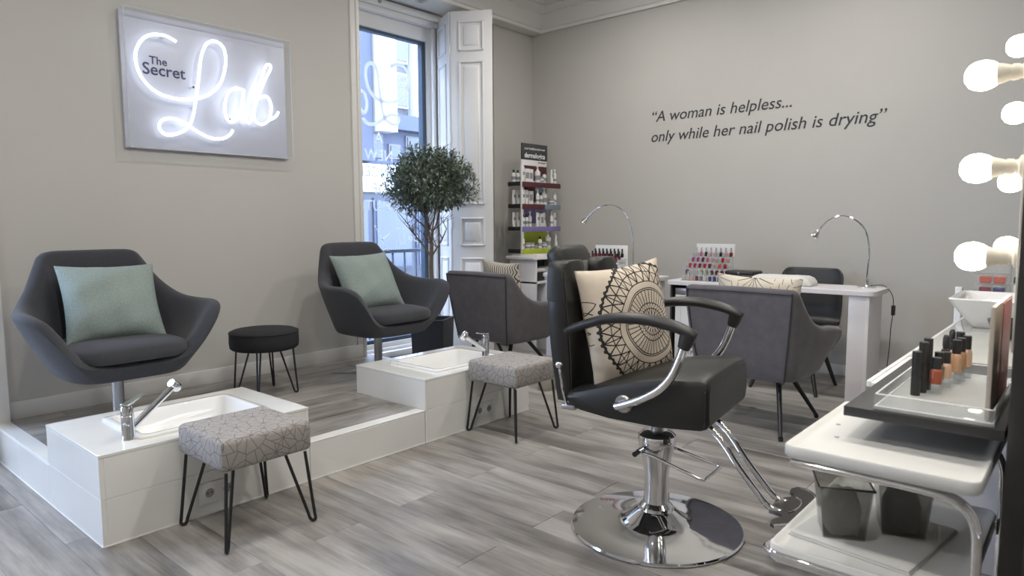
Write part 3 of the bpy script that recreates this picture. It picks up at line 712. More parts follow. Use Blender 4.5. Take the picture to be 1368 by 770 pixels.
# ---- stools with hairpin legs
def hairpin(mb, top, foot, spread, side, r=0.0058):
    top, foot, side = Vector(top), Vector(foot), Vector(side).normalized()
    a, b = top+side*spread, top-side*spread; rb = 0.013
    d = (foot-top).normalized()
    P = [a, a.lerp(foot+side*rb-d*0.02, 0.5), foot+side*rb-d*0.022, foot+side*rb*0.75-d*0.006, foot-d*0.0005, foot-side*rb*0.75-d*0.006, foot-side*rb-d*0.022, b.lerp(foot-side*rb-d*0.02, 0.5), b]
    mb.tube([a, foot+side*rb-d*0.03]+crom(P[2:7], 3)[1:-1]+[foot-side*rb-d*0.03, b], r, 8)
    return mb
def square_stool(loc, label):
    t = thing('footstool', label, 'stool', loc, group='grey quilted footstools')
    h = 0.19; sd = MB(); sd.rbox((-h, -h, 0.312), (h, h, 0.437), 0.020, 4)
    for v in sd.v:
        k = 1+0.03*math.sin((v.z-0.315)/0.12*PI); v.x *= k; v.y *= k
        if v.z > 0.42: v.z += 0.012*(1-(v.x/h)**2)*(1-(v.y/h)**2)
    build('seat', sd, M_stool, t, sharp=60)
    build('underframe', MB().box((-h*0.8, -h*0.8, 0.304), (h*0.8, h*0.8, 0.314)), M_blackmet, t)
    for sx in (-1, 1):
        for sy in (-1, 1):
            L = hairpin(MB(), (sx*0.14, sy*0.14, 0.305), (sx*0.188, sy*0.188, 0.0065), 0.042, (sx, sy, 0), 0.0068)
            build('leg', L, M_blackmet, t)
    return t
square_stool((1.362, 2.645, 0), 'grey quilted square footstool on black hairpin legs, nearest the camera at left')
s2 = square_stool((3.062, 2.655, 0), 'grey quilted square footstool on black hairpin legs, beside the right plinth')
t = thing('round_stool', 'black round upholstered stool on hairpin legs between the swivel armchairs', 'stool', (2.175, 3.93, PZ))
build('seat', MB().lathe([(0.0, 0.29), (0.19, 0.29), (0.203, 0.30), (0.207, 0.33), (0.205, 0.385), (0.200, 0.397), (0.185, 0.406), (0.0, 0.414)], n=36), M_blackfab, t, sharp=60)
build('piping', MB().tube([(0.203*math.cos(2*PI*i/36), 0.203*math.sin(2*PI*i/36), 0.393) for i in range(36)], 0.005, 6, closed=True), M_blackfab, t)
for k in range(4):
    a = math.radians(-44+90*k); c, s = math.cos(a), math.sin(a)
    build('leg', hairpin(MB(), (0.13*c, 0.13*s, 0.292), (0.185*c, 0.185*s, 0.006), 0.042, (c, s, 0), 0.0058), M_blackmet, t)
# ---- velvet tub chairs at the nail desks (facing +X)
tub_half = [(0, -0.37, 0.40), (0.20, -0.37, 0.40), (0.30, -0.395, 0.43), (0.365, -0.425, 0.52), (0.395, -0.37, 0.60), (0.40, -0.20, 0.632), (0.388, -0.03, 0.645), (0.366, 0.10, 0.70), (0.345, 0.185, 0.80), (0.335, 0.24, 0.862), (0.312, 0.272, 0.872), (0.27, 0.28, 0.873), (0.13, 0.285, 0.875), (0, 0.287, 0.876)]
tub_half = [(x*1.04, y, z) for x, y, z in tub_half]
def tub(loc, label):
    t = thing('tub_chair', label, 'armchair', loc, PI/2, group='grey velvet tub chairs at the nail desks')
    mb, rings, rim = bowl(tub_half, 0.315, -0.315, 0.205, 0.325, 0.085, 0.42, sub=3, bulge=0.38, cy=-0.02, nexp=7)
    build('shell', mb, M_velvet, t, sharp=70, subsurf=1)
    build('seat_cushion', cushion(0.52, 0.56, 0.41, 0.475, yc=-0.10, nexp=5), M_velvet, t, sharp=60, subsurf=1)
    n = len(rim)
    for sgn in (1, -1):
        i = 10*3+1; i = i if sgn > 0 else n-i
        P = [rings[k][i]+Vector((sgn*0.002, 0.003, 0)) for k in range(1, 9)]
        build('piping', MB().tube(crom(P, 3), 0.0045, 6), M_pipe, t)
    lo, hi = 10*3+1, n-(10*3+1)
    build('piping', MB().tube([rings[8][j]+Vector((0, 0.003, -0.008)) for j in range(lo, hi+1)], 0.0035, 6), M_pipe, t)
    build('underframe', MB().rbox((-0.2, -0.2, 0.305), (0.2, 0.11, 0.323), 0.004), M_blackmet, t)
    for sx in (-1, 1):
        for sy, fy in ((1, 0.235), (-1, -0.39)):
            lb = MB().tube([(sx*0.18, sy*0.10-0.04, 0.308), (sx*0.262, fy, 0.022)], [0.0165, 0.0115], 12)
            lg = build('leg', lb, M_blackmet, t)
            build('ferrule', MB().tube([(sx*0.262, fy, 0.022), (sx*0.2665, fy*1.01, 0.0)], [0.0145, 0.0125], 12), M_blackmet, lg)
    build('care_tag', MB().rbox((-0.012, -0.003, -0.009), (0.012, 0.003, 0.009), 0.002, M=T(-0.275, 0.03, 0.385) @ RZ(PI/2)), M_white, t)
    return t
tub((4.115, 1.605, 0), 'grey velvet tub chair seen from behind at the right nail desk')
tub((4.06, 3.66, 0), 'grey velvet tub chair seen from behind beside the window shutter')
# ---- pillows in the tub chairs
pillow('throw_pillow', 0.50, 0.42, 0.14, M_linen, 'cream linen pillow with black star lines in the right tub chair', (4.045, 1.555, 0.722), face(0.05, 0.16, 0.03), group='patterned pillows in the tub chairs', seed=8)
pillow('throw_pillow', 0.44, 0.42, 0.14, M_stripe, 'cream and black striped pillow in the tub chair beside the shutter', (4.03, 3.59, 0.745), face(-0.15, 0.20, 0.05), group='patterned pillows in the tub chairs', seed=9)
# ---- black shell chair behind the right desk (faces the camera)
t = thing('shell_chair', 'black shell chair on splayed black legs behind the right nail desk', 'chair', (5.30, 1.745, 0), -PI/2)
def shellf(a, b):
    # a across (0..1), b from front edge of the seat up the back
    u = 2*a-1; s = b*0.90
    if s < 0.40: y, z = -0.22+s, 0.455-0.03*math.sin(s/0.40*PI)
    else:
        q = s-0.40; rr = 0.10
        if q < rr*1.35: an = q/rr; y, z = 0.18+rr*math.sin(an), 0.455+rr*(1-math.cos(an))
        else: q2 = q-rr*1.35; y, z = 0.18+rr*math.sin(1.35)+q2*0.24, 0.455+rr*(1-math.cos(1.35))+q2*0.97
    wd = 0.248+0.02*math.sin(min(1, s/0.5)*PI)-0.015*max(0, (s-0.6)/0.35)
    e = abs(b-0.5)*2; wd *= (1-max(0, e-0.86)**2*9)
    cur = 0.05*(u**4)
    return Vector((wd*u, y-(cur*0.6 if s > 0.42 else 0), z+(cur if s <= 0.42 else 0)))
sh = build('seat_shell', MB().grid(shellf, 15, 26), M_blackpl, t, sharp=80)
sm = sh.modifiers.new('solidify', 'SOLIDIFY'); sm.thickness = 0.012; sm.offset = 0
bl = sh.modifiers.new('subdivision', 'SUBSURF'); bl.levels = bl.render_levels = 1
build('mount', MB().rbox((-0.13, -0.13, 0.395), (0.13, 0.13, 0.415), 0.004), M_blackmet, t)
for sx in (-1, 1):
    for sy in (-1, 1):
        build('leg', MB().tube([(sx*0.12, sy*0.11, 0.40), (sx*0.24, sy*0.235-0.03, 0.0)], [0.019, 0.013], 12), M_blackmet, t)
        build('strut', MB().tube([(sx*0.19, sy*0.18-0.02, 0.19), (sx*0.02, sy*0.08, 0.36)], 0.006, 6), M_blackmet, t)
# ================================================================== SALON CHAIR
sc_yaw = math.radians(-82)
t = thing('salon_chair', 'black leather hydraulic salon chair with chrome round base and footrest', 'salon chair', (2.435, 1.335, 0), sc_yaw+PI/2)
# local frame: front is -y, chair right hand side is -x
build('base_disc', MB().lathe([(0.0, 0.0), (0.335, 0.0), (0.345, 0.004), (0.347, 0.010), (0.342, 0.016), (0.25, 0.024), (0.155, 0.029), (0.138, 0.034), (0.120, 0.046), (0.082, 0.078), (0.072, 0.084), (0.0, 0.084)], n=72), M_chrome, t, sharp=25)
build('column', MB().lathe([(0.068, 0.082), (0.068, 0.096), (0.060, 0.104), (0.052, 0.112), (0.048, 0.16), (0.049, 0.23), (0.060, 0.30), (0.074, 0.35), (0.078, 0.372), (0.075, 0.392), (0.060, 0.405), (0.04, 0.41), (0.028, 0.41), (0.0, 0.41)], n=36), M_chrome, t, sharp=40)
build('piston', MB().lathe([(0.025, 0.40), (0.025, 0.53)], n=24), M_steel, t)
build('seat_plate', MB().rbox((-0.16, -0.13, 0.505), (0.16, 0.17, 0.53), 0.004), M_blackmet, t)
pl = MB()
pts = [(-0.085, 0.045, 0.335), (-0.082, -0.02, 0.325), (-0.095, -0.205, 0.278), (-0.085, -0.222, 0.272), (0.085, -0.235, 0.272), (0.097, -0.215, 0.276), (0.082, -0.02, 0.325), (0.085, 0.03, 0.335)]
pl.tube(pts, 0.0065, 10)
pp = build('pump_lever', pl, M_chrome, t)
build('lever_end', MB().tube([(-0.125, 0.045, 0.335), (-0.06, 0.045, 0.335)], 0.0105, 12), M_blackmet, pp)
build('lever_shaft', MB().tube([(-0.105, 0.035, 0.338), (0.105, 0.035, 0.338)], 0.010, 12), M_chrome, pp)
# seat: wedge cushion
se = MB()
prof = [(-0.275, 0.520, 0.692), (-0.255, 0.512, 0.700), (-0.10, 0.500, 0.688), (0.10, 0.505, 0.640), (0.22, 0.520, 0.602), (0.27, 0.535, 0.59)]
def ringseat(y, zb, zt, k):
    w = 0.268*k; c = 0.030
    return [Vector(p) for p in ((-w+c*0.5, y, zb), (-w, y, zb+c), (-w, y, zt-c), (-w+c*0.3, y, zt-c*0.3), (-w+c, y, zt), (-w*0.4, y, zt+0.008), (w*0.4, y, zt+0.008), (w-c, y, zt), (w-c*0.3, y, zt-c*0.3), (w, y, zt-c), (w, y, zb+c), (w-c*0.5, y, zb))]
se.loft([ringseat(-0.285, 0.538, 0.672, 0.95)]+[ringseat(y, a, b, 1.0 if i else 0.985) for i, (y, a, b) in enumerate(prof)])
build('seat', se, M_leather, t, sharp=50, bevel=0.006)
build('seat_seam', MB().tube([(-0.262, -0.272, 0.525), (-0.266, -0.272, 0.655), (-0.24, -0.268, 0.688), (0.24, -0.268, 0.688), (0.266, -0.272, 0.655), (0.262, -0.272, 0.525)], 0.003, 6), M_blackpl, t)
# backrest: profile across x is U notched at the top
def back_half(z):  # half width, thickness, y of the front face
    tz = (z-0.54)/(1.10-0.54)
    return 0.215+0.05*math.sin(min(1, tz*1.25)*PI/2)-0.02*max(0, tz-0.8)*5*0.4, 0.085+0.03*math.sin(tz*PI), 0.275-0.02*math.sin(tz*PI)+0.02*tz
bk = MB(); zs = [0.535, 0.55, 0.60, 0.68, 0.76, 0.84, 0.90, 0.95]
def backring(z, x0, x1):
    w, th, yf = back_half(z); c = 0.03; r = []
    cx = (x0+x1)/2; hw = (x1-x0)/2; yc = yf+th/2; n = 20
    for i in range(n):
        a = 2*PI*i/n; cc, ss = math.cos(a), math.sin(a); q = (abs(cc)**5+abs(ss)**5)**(-1/5)
        r.append(Vector((cx+hw*cc*q, yc+th/2*ss*q, z)))
    return r
def shrink(r, k):
    c = sum(r, Vector())/len(r); return [c+(p-c)*k for p in r]
lower = [backring(z, -back_half(z)[0], back_half(z)[0]) for z in zs]
lower = [shrink(lower[0], 0.9)]+lower+[shrink(backring(0.957, -back_half(0.95)[0], back_half(0.95)[0]), 0.985)]
bk.loft(lower)
build('backrest', bk, M_leather, t, sharp=50)
for sgn in (-1, 1):
    lobe = []
    for z, k in ((0.94, 1), (0.98, 1), (1.03, 1), (1.065, 0.985), (1.085, 0.93), (1.097, 0.78)):
        w, th, yf = back_half(min(z, 1.06)); a, b = (0.055, w) if sgn > 0 else (-w, -0.055)
        r = backring(min(z, 1.06), a, b); r = [Vector((p.x, p.y, z)) for p in r]; lobe.append(shrink(r, k))
    build('back_shoulder', MB().loft(lobe), M_leather, t, sharp=50)
for sgn in (-1, 1):
    x = sgn*0.266
    P = []
    for z in (0.56, 0.66, 0.78, 0.9, 1.0, 1.06):
        w, th, yf = back_half(z); P.append(Vector((sgn*(w-0.012), yf+0.010, z)))
    build('back_seam', MB().tube(crom(P, 3), 0.003, 6), M_blackpl, t)
hr = MB()
RXh = T(0.0, 0.395, 1.08) @ RX(math.radians(-28))
hr.rbox((-0.13, -0.045, -0.055), (0.13, 0.045, 0.075), 0.035, 4, M=RXh)
build('headrest', hr, M_leather, t, sharp=60)
build('headrest_post', MB().rbox((-0.02, 0.325, 0.93), (0.02, 0.337, 1.09), 0.003), M_steel, t)
# arms
for sgn in (-1, 1):
    x = sgn*0.305
    P = [(x*0.93, 0.265, 0.832), (x*0.98, 0.19, 0.862), (x, 0.08, 0.896), (x, -0.05, 0.905), (x, -0.16, 0.890), (x, -0.225, 0.868), (x, -0.245, 0.855)]
    PP = crom(P, 4); R = []
    for i in range(len(PP)):
        q = i/(len(PP)-1); R.append(0.022+0.010*math.sin(q*PI)+0.004*q)
    R[-1] = 0.022; R[0] = 0.018
    ap = build('arm_pad', MB().tube(PP, R, 14, flat=0.62), M_blackpl, t, sharp=60)
    build('arm_socket', MB().tube([(x, -0.222, 0.862), (x, -0.215, 0.838), (x, -0.205, 0.812)], [0.029, 0.027, 0.021], 14), M_blackpl, ap)
    Q = crom([(x, -0.21, 0.83), (x, -0.195, 0.78), (x, -0.165, 0.71), (x, -0.12, 0.655), (x, -0.06, 0.615), (x*0.96, 0.01, 0.582), (x*0.93, 0.055, 0.565)], 4)
    build('arm_tube', MB().tube(Q, 0.0155, 14), M_chrome, t)
    build('arm_bracket', MB().lathe([(0.0, 0), (0.034, 0), (0.034, 0.01), (0.028, 0.016), (0.0, 0.016)], n=24, M=T(sgn*0.266, 0.03, 0.575) @ RY(sgn*PI/2)), M_steel, t)
# recline lever at the right rear
lv = MB().tube([(-0.245, 0.285, 0.53), (-0.278, 0.285, 0.60), (-0.278, 0.30, 0.685)], 0.006, 10)
l = build('recline_lever', lv, M_chrome, t)
build('knob', MB().lathe([(0.0, -0.015), (0.009, -0.012), (0.0145, -0.002), (0.0145, 0.004), (0.009, 0.012), (0.0, 0.015)], c=(-0.278, 0.302, 0.695), n=18), M_chrome, l)
build('lever_bracket', MB().rbox((-0.262, 0.24, 0.515), (-0.23, 0.30, 0.535), 0.004), M_steel, l)
build('gas_strut', MB().tube([(-0.20, 0.28, 0.525), (-0.20, 0.12, 0.52)], 0.012, 12), M_blackmet, t)
# footrest
for sgn in (-1, 1):
    Q = crom([(sgn*0.052, -0.10, 0.515), (sgn*0.052, -0.24, 0.46), (sgn*0.052, -0.345, 0.33), (sgn*0.052, -0.425, 0.235), (sgn*0.052, -0.46, 0.205), (sgn*0.052, -0.50, 0.195), (sgn*0.052, -0.53, 0.195)], 4)
    build('footrest_tube', MB().tube(Q, 0.0125, 12), M_chrome, t)
fp = MB(); out = []
N = 24
for i in range(N+1):   # crescent plate, concave towards the chair
    a = PI*(0.04+0.92*i/N); out.append(Vector((0.20*math.cos(a), -0.475-0.125*math.sin(a)**0.8, 0.207)))
inner = []
for i in range(N+1):
    a = PI*(0.96-0.92*i/N); x = 0.20*math.cos(a)*0.93
    y = -0.485+0.0*abs(x)
    if abs(x) < 0.07: y = -0.455
    elif abs(x) < 0.15: y = -0.475-0.035*math.sin((abs(x)-0.07)/0.08*PI)
    inner.append(Vector((x, y, 0.207)))
loop = out+inner
def off(z): return [Vector((p.x, p.y, z+0.14*(-p.y-0.53))) for p in loop]
fp.loft([off(0.200), off(0.212)])
fo = build('footplate', fp, M_tread, t, sharp=30)
build('footplate_rim', MB().tube([Vector((p.x, p.y-0.002, 0.206+0.14*(-p.y-0.53))) for p in out], 0.008, 10), M_chrome, fo)
build('raised_smile', MB().tube([Vector((0.09*math.cos(a), -0.50-0.05*math.sin(a), 0.213+0.14*(0.50+0.05*math.sin(a)-0.53))) for a in [PI*(0.15+0.7*i/12) for i in range(13)]], 0.004, 8), M_chrome, fo)
pillow('throw_pillow', 0.45, 0.49, 0.17, M_mandala, 'cream pillow with black mandala print standing on the black salon chair', (2.415, 1.47, 0.838), face(math.radians(-106), 0.17, math.radians(5)), seed=12)
# ================================================================== WALL SIGN AND LETTERING
SX0, SX1, SZ0, SZ1 = 1.622, 2.690, 1.705, 2.508
SG = thing('neon_sign', 'white neon script sign in a clear acrylic box on the left wall', 'sign', ((SX0+SX1)/2, YL, SZ0))
OX, OY, OZ = (SX0+SX1)/2, YL, SZ0
def so(x, y, z): return (x-OX, y-OY, z-OZ)
build('back_plate', MB().rbox(so(SX0, YL-0.022, SZ0), so(SX1, YL-0.008, SZ1), 0.003), M_signplate, SG)
ab = MB(); d0, d1, tk = YL-0.095, YL-0.022, 0.006
ab.box(so(SX0, d0, SZ0), so(SX1, d0+tk, SZ1)); ab.box(so(SX0, d0+tk, SZ0), so(SX0+tk, d1, SZ1)); ab.box(so(SX1-tk, d0+tk, SZ0), so(SX1, d1, SZ1))
ab.box(so(SX0+tk, d0+tk, SZ0), so(SX1-tk, d1, SZ0+tk)); ab.box(so(SX0+tk, d0+tk, SZ1-tk), so(SX1-tk, d1, SZ1))
M_signacryl = clear('sign_acrylic', (0.985, 0.99, 1.0), 1.3, 0.02)
build('acrylic_cover', ab, M_signacryl, SG, fixn=False)
ed = MB()
for (x0, z0, x1, z1) in ((SX0, SZ0, SX1, SZ0), (SX1, SZ0, SX1, SZ1), (SX1, SZ1, SX0, SZ1), (SX0, SZ1, SX0, SZ0)): ed.tube([so(x0, d0, z0), so(x1, d0, z1)], 0.003, 6)
build('edge_glints', ed, M_vinyl, SG)  # white tubes paint the light caught along the clear cover's edges
import_f = 915.7
def pix_on_y(u, v, y):
    d = fw*FPX+rt*(u-684)-up*(v-385); t = y/d.y; return Vector((d.x*t, y, 1.25+d.z*t))
def neon(pts, r=0.0092):
    P = [pix_on_y(130+x/3.346, y/3.346, YL-0.072)-Vector((OX, OY, OZ)) for x, y in pts]
    return MB().tube(crom(P, 5), r, 8)
build('neon_tube', neon(SCRIPT_L), M_neon, SG); build('neon_tube', neon(SCRIPT_A), M_neon, SG); build('neon_tube', neon(SCRIPT_T), M_neon, SG)
pc = MB()
for x, y in ((300, 162), (432, 480), (570, 618), (782, 532), (592, 535), (430, 390)):
    P = pix_on_y(130+x/3.346, y/3.346, YL-0.072)-Vector((OX, OY, OZ)); pc.tube([P, P+Vector((0, 0.05, 0))], 0.007, 8)
po = build('tube_clips', pc, M_chrome, SG); po['kind'] = 'stuff'
for body, x, z, w in (('The', 1.807, 2.250, 0.118), ('Secret', 1.873, 2.177, 0.263)):
    a = pix_on_y(130+(233 if body == 'The' else 203)/3.346, (290 if body == 'The' else 322)/3.346, YL-0.024); b = pix_on_y(130+(312 if body == 'The' else 395)/3.346, (298 if body == 'The' else 352)/3.346, YL-0.024)
    text('lettering', body, M_signink, frame((1, 0, 0), (0, 0, 1), ((a.x+b.x)/2-OX, YL-0.0235-OY, (a.z+b.z)/2-OZ+(0.006 if body == 'The' else -0.006))), 0.1, fit=b.x-a.x, parent=SG, offset=0.001)
# quote on the grey wall
QT = thing('wall_quote', 'dark slanted quotation lettering in two lines on the grey wall', 'lettering', (XW, 2.30, 1.95))
def qline(body, y0, z0, w, h=None):
    tx = text('word', body, M_ink, Matrix(), 0.16, 'LEFT', shear=0.22, fit=w, offset=0.0004)
    bm = bmesh.new(); bm.from_mesh(tx.data); bpy.data.objects.remove(tx); seen = set(); isl = []
    for f in bm.faces:
        if f in seen: continue
        st = [f]; seen.add(f); grp = []
        while st:
            q = st.pop(); grp.append(q)
            for e in q.edges:
                for g in e.link_faces:
                    if g not in seen: seen.add(g); st.append(g)
        xs = [v.co.x-0.22*v.co.y for q in grp for v in q.verts]; isl.append((min(xs), max(xs), grp))
    isl.sort(key=lambda i: i[0]); words = [[isl[0][1], list(isl[0][2])]]
    for a, b, g in isl[1:]:
        if a-words[-1][0] > 0.024: words.append([b, list(g)])
        else: words[-1][0] = max(words[-1][0], b); words[-1][1] += g
    F_ = frame((0, -1, 0), (0, 0, 1), (-0.002, y0-2.30, z0-1.95))
    for _, fs in words:
        mb = MB(); ids = {}
        for f in fs:
            for v in f.verts:
                if v not in ids: ids[v] = len(mb.v); mb.v.append(F_ @ v.co)
            mb.f.append([ids[v] for v in f.verts]); mb.mi.append(0)
        build('word', mb, M_ink, QT, fixn=False)
    bm.free()
qline('\u201cA woman is helpless...', 3.340, 2.196, 1.30)
qline('only while her nail polish is drying\u201d', 3.345, 2.009, 2.02)

# ================================================================== NAIL DESKS
def box_part(name, a, b, m, par, o, bev=0.003): return build(name, MB().rbox(tuple(Vector(a)-Vector(o)), tuple(Vector(b)-Vector(o)), bev, 2), m, par)
ZD = 0.78
def desk_top(name, x0, x1, y0, y1, par, o):
    mb = MB(); r = 0.05; q = []
    for cx, cy, s in ((x1-r, y1-r, 0), (x0+r, y1-r, 1), (x0+r, y0+r, 2), (x1-r, y0+r, 3)):
        for k in range(6): an = (s+k/5)*PI/2; q.append((cx+r*math.cos(an)-o[0], cy+r*math.sin(an)-o[1]))
    mb.loft([[Vector((x, y, ZD-0.034)) for x, y in q], [Vector((x, y, ZD)) for x, y in q]])
    return build(name, mb, M_lam, par, bevel=0.003)
o = (5.20, 1.87, 0)
D1 = thing('nail_desk', 'white nail desk on the right with pedestal leg and lamp', 'desk', o)
desk_top('desk_top', 5.00, 5.42, 1.145, 2.69, D1, o)
box_part('pedestal', (5.03, 1.185, 0), (5.38, 1.315, ZD-0.034), M_lam, D1, o)
box_part('pedestal_trim', (5.026, 1.183, 0.004), (5.040, 1.205, ZD-0.036), M_white, D1, o, 0.002)
# left cabinet of the desk with dark open inside
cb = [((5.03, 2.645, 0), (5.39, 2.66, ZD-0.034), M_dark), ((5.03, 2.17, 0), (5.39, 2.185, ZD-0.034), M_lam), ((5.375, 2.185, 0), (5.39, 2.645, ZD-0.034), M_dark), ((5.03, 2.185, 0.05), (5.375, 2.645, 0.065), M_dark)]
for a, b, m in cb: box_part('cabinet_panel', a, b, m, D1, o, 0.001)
PB = thing('poster_board', 'white poster board with small black capitals under the right desk', 'poster', (5.02, 2.42, 0.0655))
build('board', MB().rbox((0.012, -0.17, 0), (0.022, 0.195, 0.60), 0.002), M_white, PB)
build('frame_line', MB().box((0.010, 0.145, 0.0), (0.012, 0.149, 0.60)).box((0.010, 0.145, 0.585), (0.012, -0.17, 0.589)), M_base, PB)
for body, z in (('HAIR', 0.285), ('AND', 0.178), ('PUTTING', 0.128), ('LIPS', 0.076)):
    text('lettering', body, M_ink, frame((0, -1, 0), (0, 0, 1), (0.0115, 0.075, z)), 0.044, parent=PB)
tag(build('storage_box', MB().rbox((5.035, 2.47, 0.667), (5.25, 2.62, 0.72), 0.006), M_steel), 'small grey box on top of the poster board under the desk', 'box')
# lamp with gooseneck
def gooseneck(loc, pts, label, cord=None):
    t = thing('desk_lamp', label, 'lamp', loc, group='chrome gooseneck desk lamps')
    build('base', MB().lathe([(0.0, 0), (0.062, 0), (0.062, 0.008), (0.058, 0.011), (0.018, 0.013), (0.012, 0.02), (0.012, 0.06), (0.007, 0.065), (0.0, 0.065)], n=28), M_chrome, t)
    P = crom(pts, 6); build('gooseneck', MB().tube(P, 0.0062, 10), M_chrome, t)
    d = (P[-1]-P[-2]).normalized(); e = P[-1]
    build('lamp_head', MB().tube([e-d*0.005, e+d*0.012, e+d*0.03, e+d*0.055, e+d*0.062], [0.010, 0.012, 0.024, 0.031, 0.028], 18), M_chrome, t)
    if cord:
        c = build('cord', MB().tube(crom(cord, 5), 0.003, 6), M_blackpl, t)
        build('inline_switch', MB().rbox((-0.012, -0.012, -0.035), (0.012, 0.012, 0.035), 0.004, M=T(*cord[-4])), M_blackpl, c)
    return t
gooseneck((5.28, 1.265, ZD), [(0, 0, 0.05), (0, -0.002, 0.13), (0, -0.006, 0.27), (0, 0.022, 0.40), (-0.005, 0.085, 0.475), (-0.012, 0.165, 0.508), (-0.02, 0.245, 0.490), (-0.03, 0.300, 0.44), (-0.035, 0.325, 0.405)],
          'chrome gooseneck lamp on the right end of the right nail desk', [(0.05, -0.01, 0.012), (0.08, -0.09, 0.015), (0.07, -0.150, -0.05), (0.07, -0.160, -0.155), (0.07, -0.150, -0.28), (0.07, -0.145, -0.45), (0.07, -0.12, -0.772)])
# second desk, mostly hidden behind the chairs
o2 = (5.20, 3.45, 0)
D2 = thing('nail_desk', 'white nail desk behind the salon chair by the product tower', 'desk', o2)
desk_top('desk_top', 5.00, 5.42, 2.86, 3.98, D2, o2)
box_part('pedestal', (5.03, 2.90, 0), (5.38, 3.03, ZD-0.034), M_lam, D2, o2); box_part('pedestal', (5.03, 3.82, 0), (5.38, 3.94, ZD-0.034), M_lam, D2, o2)
gooseneck((5.36, 3.21, ZD), [(0, 0, 0.05), (0, 0.0, 0.14), (0, 0.005, 0.33), (-0.01, 0.045, 0.49), (-0.02, 0.13, 0.595), (-0.03, 0.24, 0.625), (-0.04, 0.35, 0.60), (-0.05, 0.43, 0.54), (-0.055, 0.455, 0.515)],
          'chrome gooseneck lamp arching behind the salon chair near the product tower')
# folded towel on the right desk, black lamp box
tw = MB()
def twl(k, z0, z1): return [Vector((x*k, y*k, z)) for x, y, z in ((-0.10, -0.21, z0), (0.10, -0.21, z0), (0.10, 0.21, z0), (-0.10, 0.21, z0))]
tb = MB(); n = 28
def tr(kx, ky, z, w=0.004):
    return [Vector((0.105*kx*(abs(math.cos(2*PI*i/n))**0.35)*math.copysign(1, math.cos(2*PI*i/n)), 0.235*ky*(abs(math.sin(2*PI*i/n))**0.35)*math.copysign(1, math.sin(2*PI*i/n)), z+w*math.sin(5*2*PI*i/n))) for i in range(n)]
tb.loft([tr(0.9, 0.98, 0.001, 0), tr(1, 1.0, 0.008, 0), tr(1.0, 0.97, 0.03), tr(0.95, 0.90, 0.052), tr(0.75, 0.78, 0.066), tr(0.3, 0.4, 0.070)])
tag(build('rolled_towel', tb, M_towel, loc=(5.20, 1.82, ZD), sharp=60), 'white folded towel rest lying on the right nail desk', 'towel')
t = thing('nail_dryer', 'black nail drying lamp on the right nail desk beside the polish stand', 'nail dryer', (5.24, 2.125, ZD))
build('body', MB().rbox((-0.10, -0.13, 0.0), (0.10, 0.10, 0.062), 0.02, 3), M_blackpl, t); build('lid', MB().rbox((-0.09, -0.10, 0.058), (0.10, 0.135, 0.088), 0.014, 3), M_blackmet, t)
build('button', MB().lathe([(0, 0), (0.009, 0), (0.009, 0.003), (0, 0.003)], n=12, M=T(-0.09, 0.02, 0.073) @ RY(-PI/2)), M_bluegrey, t)
# ---- polish bottles
def polish_mesh(name, body, cap, h=0.062, r=0.0135):
    mb = MB(); mb.lathe([(r*0.9, 0), (r, 0.003), (r, h*0.42), (r*0.55, h*0.50), (0.0, h*0.50)], n=10); mb.m = 1; mb.lathe([(r*0.62, h*0.47), (r*0.56, h), (0.0, h)], n=10)
    o = build(name, mb, [body, cap]); m = o.data; bpy.data.objects.remove(o); return m
M_silver = pm('silver_cap', (0.72, 0.72, 0.73), 0.22, 0.85)
PCOL = {'clear': (0.45, 0.42, 0.38), 'nude': (0.50, 0.30, 0.24), 'brown': (0.10, 0.035, 0.025), 'navy': (0.03, 0.03, 0.14), 'plum': (0.10, 0.012, 0.04), 'red': (0.38, 0.015, 0.015), 'crimson': (0.22, 0.01, 0.03), 'olive': (0.26, 0.27, 0.10), 'pink': (0.50, 0.10, 0.20), 'magenta': (0.36, 0.03, 0.16), 'coral': (0.52, 0.08, 0.04), 'grey': (0.16, 0.15, 0.16), 'green': (0.02, 0.10, 0.05), 'black': (0.015, 0.012, 0.015)}
M_pol = {k: polish('polish_'+k, c) for k, c in PCOL.items()}
PM_s = {k: polish_mesh('nail_polish', M_pol[k], M_silver, 0.072) for k in PCOL}
PM_b = {k: polish_mesh('nail_polish', M_pol[k], M_blackpl, 0.078) for k in PCOL}
def put_bottle(me, loc, label, cat, group, name='nail_polish', rz=0):
    o = bpy.data.objects.new(name, me); COL.objects.link(o); o.location = loc; o.rotation_euler = (0, 0, rz); return tag(o, label, cat, group)
ST = thing('polish_stand', 'clear acrylic stepped stand full of nail polish on the right desk', 'display stand', (5.05, 2.42, ZD))
rows = [('front', ['clear', 'clear', 'nude', 'brown', 'grey', 'clear', 'navy', 'navy', 'grey']), ('second', ['plum', 'clear', 'clear', 'olive', 'olive', 'brown', 'plum', 'plum']),
        ('third', ['red', 'red', 'crimson', 'red', 'plum', 'nude', 'coral', 'red']), ('fourth', ['magenta', 'magenta', 'plum', 'pink', 'nude', 'clear', 'red', 'nude']), ('top', ['clear', 'pink', 'black', 'nude', 'clear', 'black', 'nude', 'crimson'])]
RZs = [0.006, 0.052, 0.100, 0.146, 0.190]; RXs = [0.03, 0.085, 0.14, 0.195, 0.25]
for i in range(5):
    w = 0.165
    build('step', MB().rbox((RXs[i]-0.022, -w, RZs[i]-0.006), (RXs[i]+0.032, w, RZs[i]-0.001), 0.0015, 1), M_acryl, ST)
    if i: build('riser', MB().box((RXs[i]-0.025, -w, RZs[i-1]-0.002), (RXs[i]-0.0225, w, RZs[i]-0.001)), M_acryl, ST)
build('back_card', MB().box((0.283, -w, 0.0), (0.287, w, 0.29)), M_white, ST)
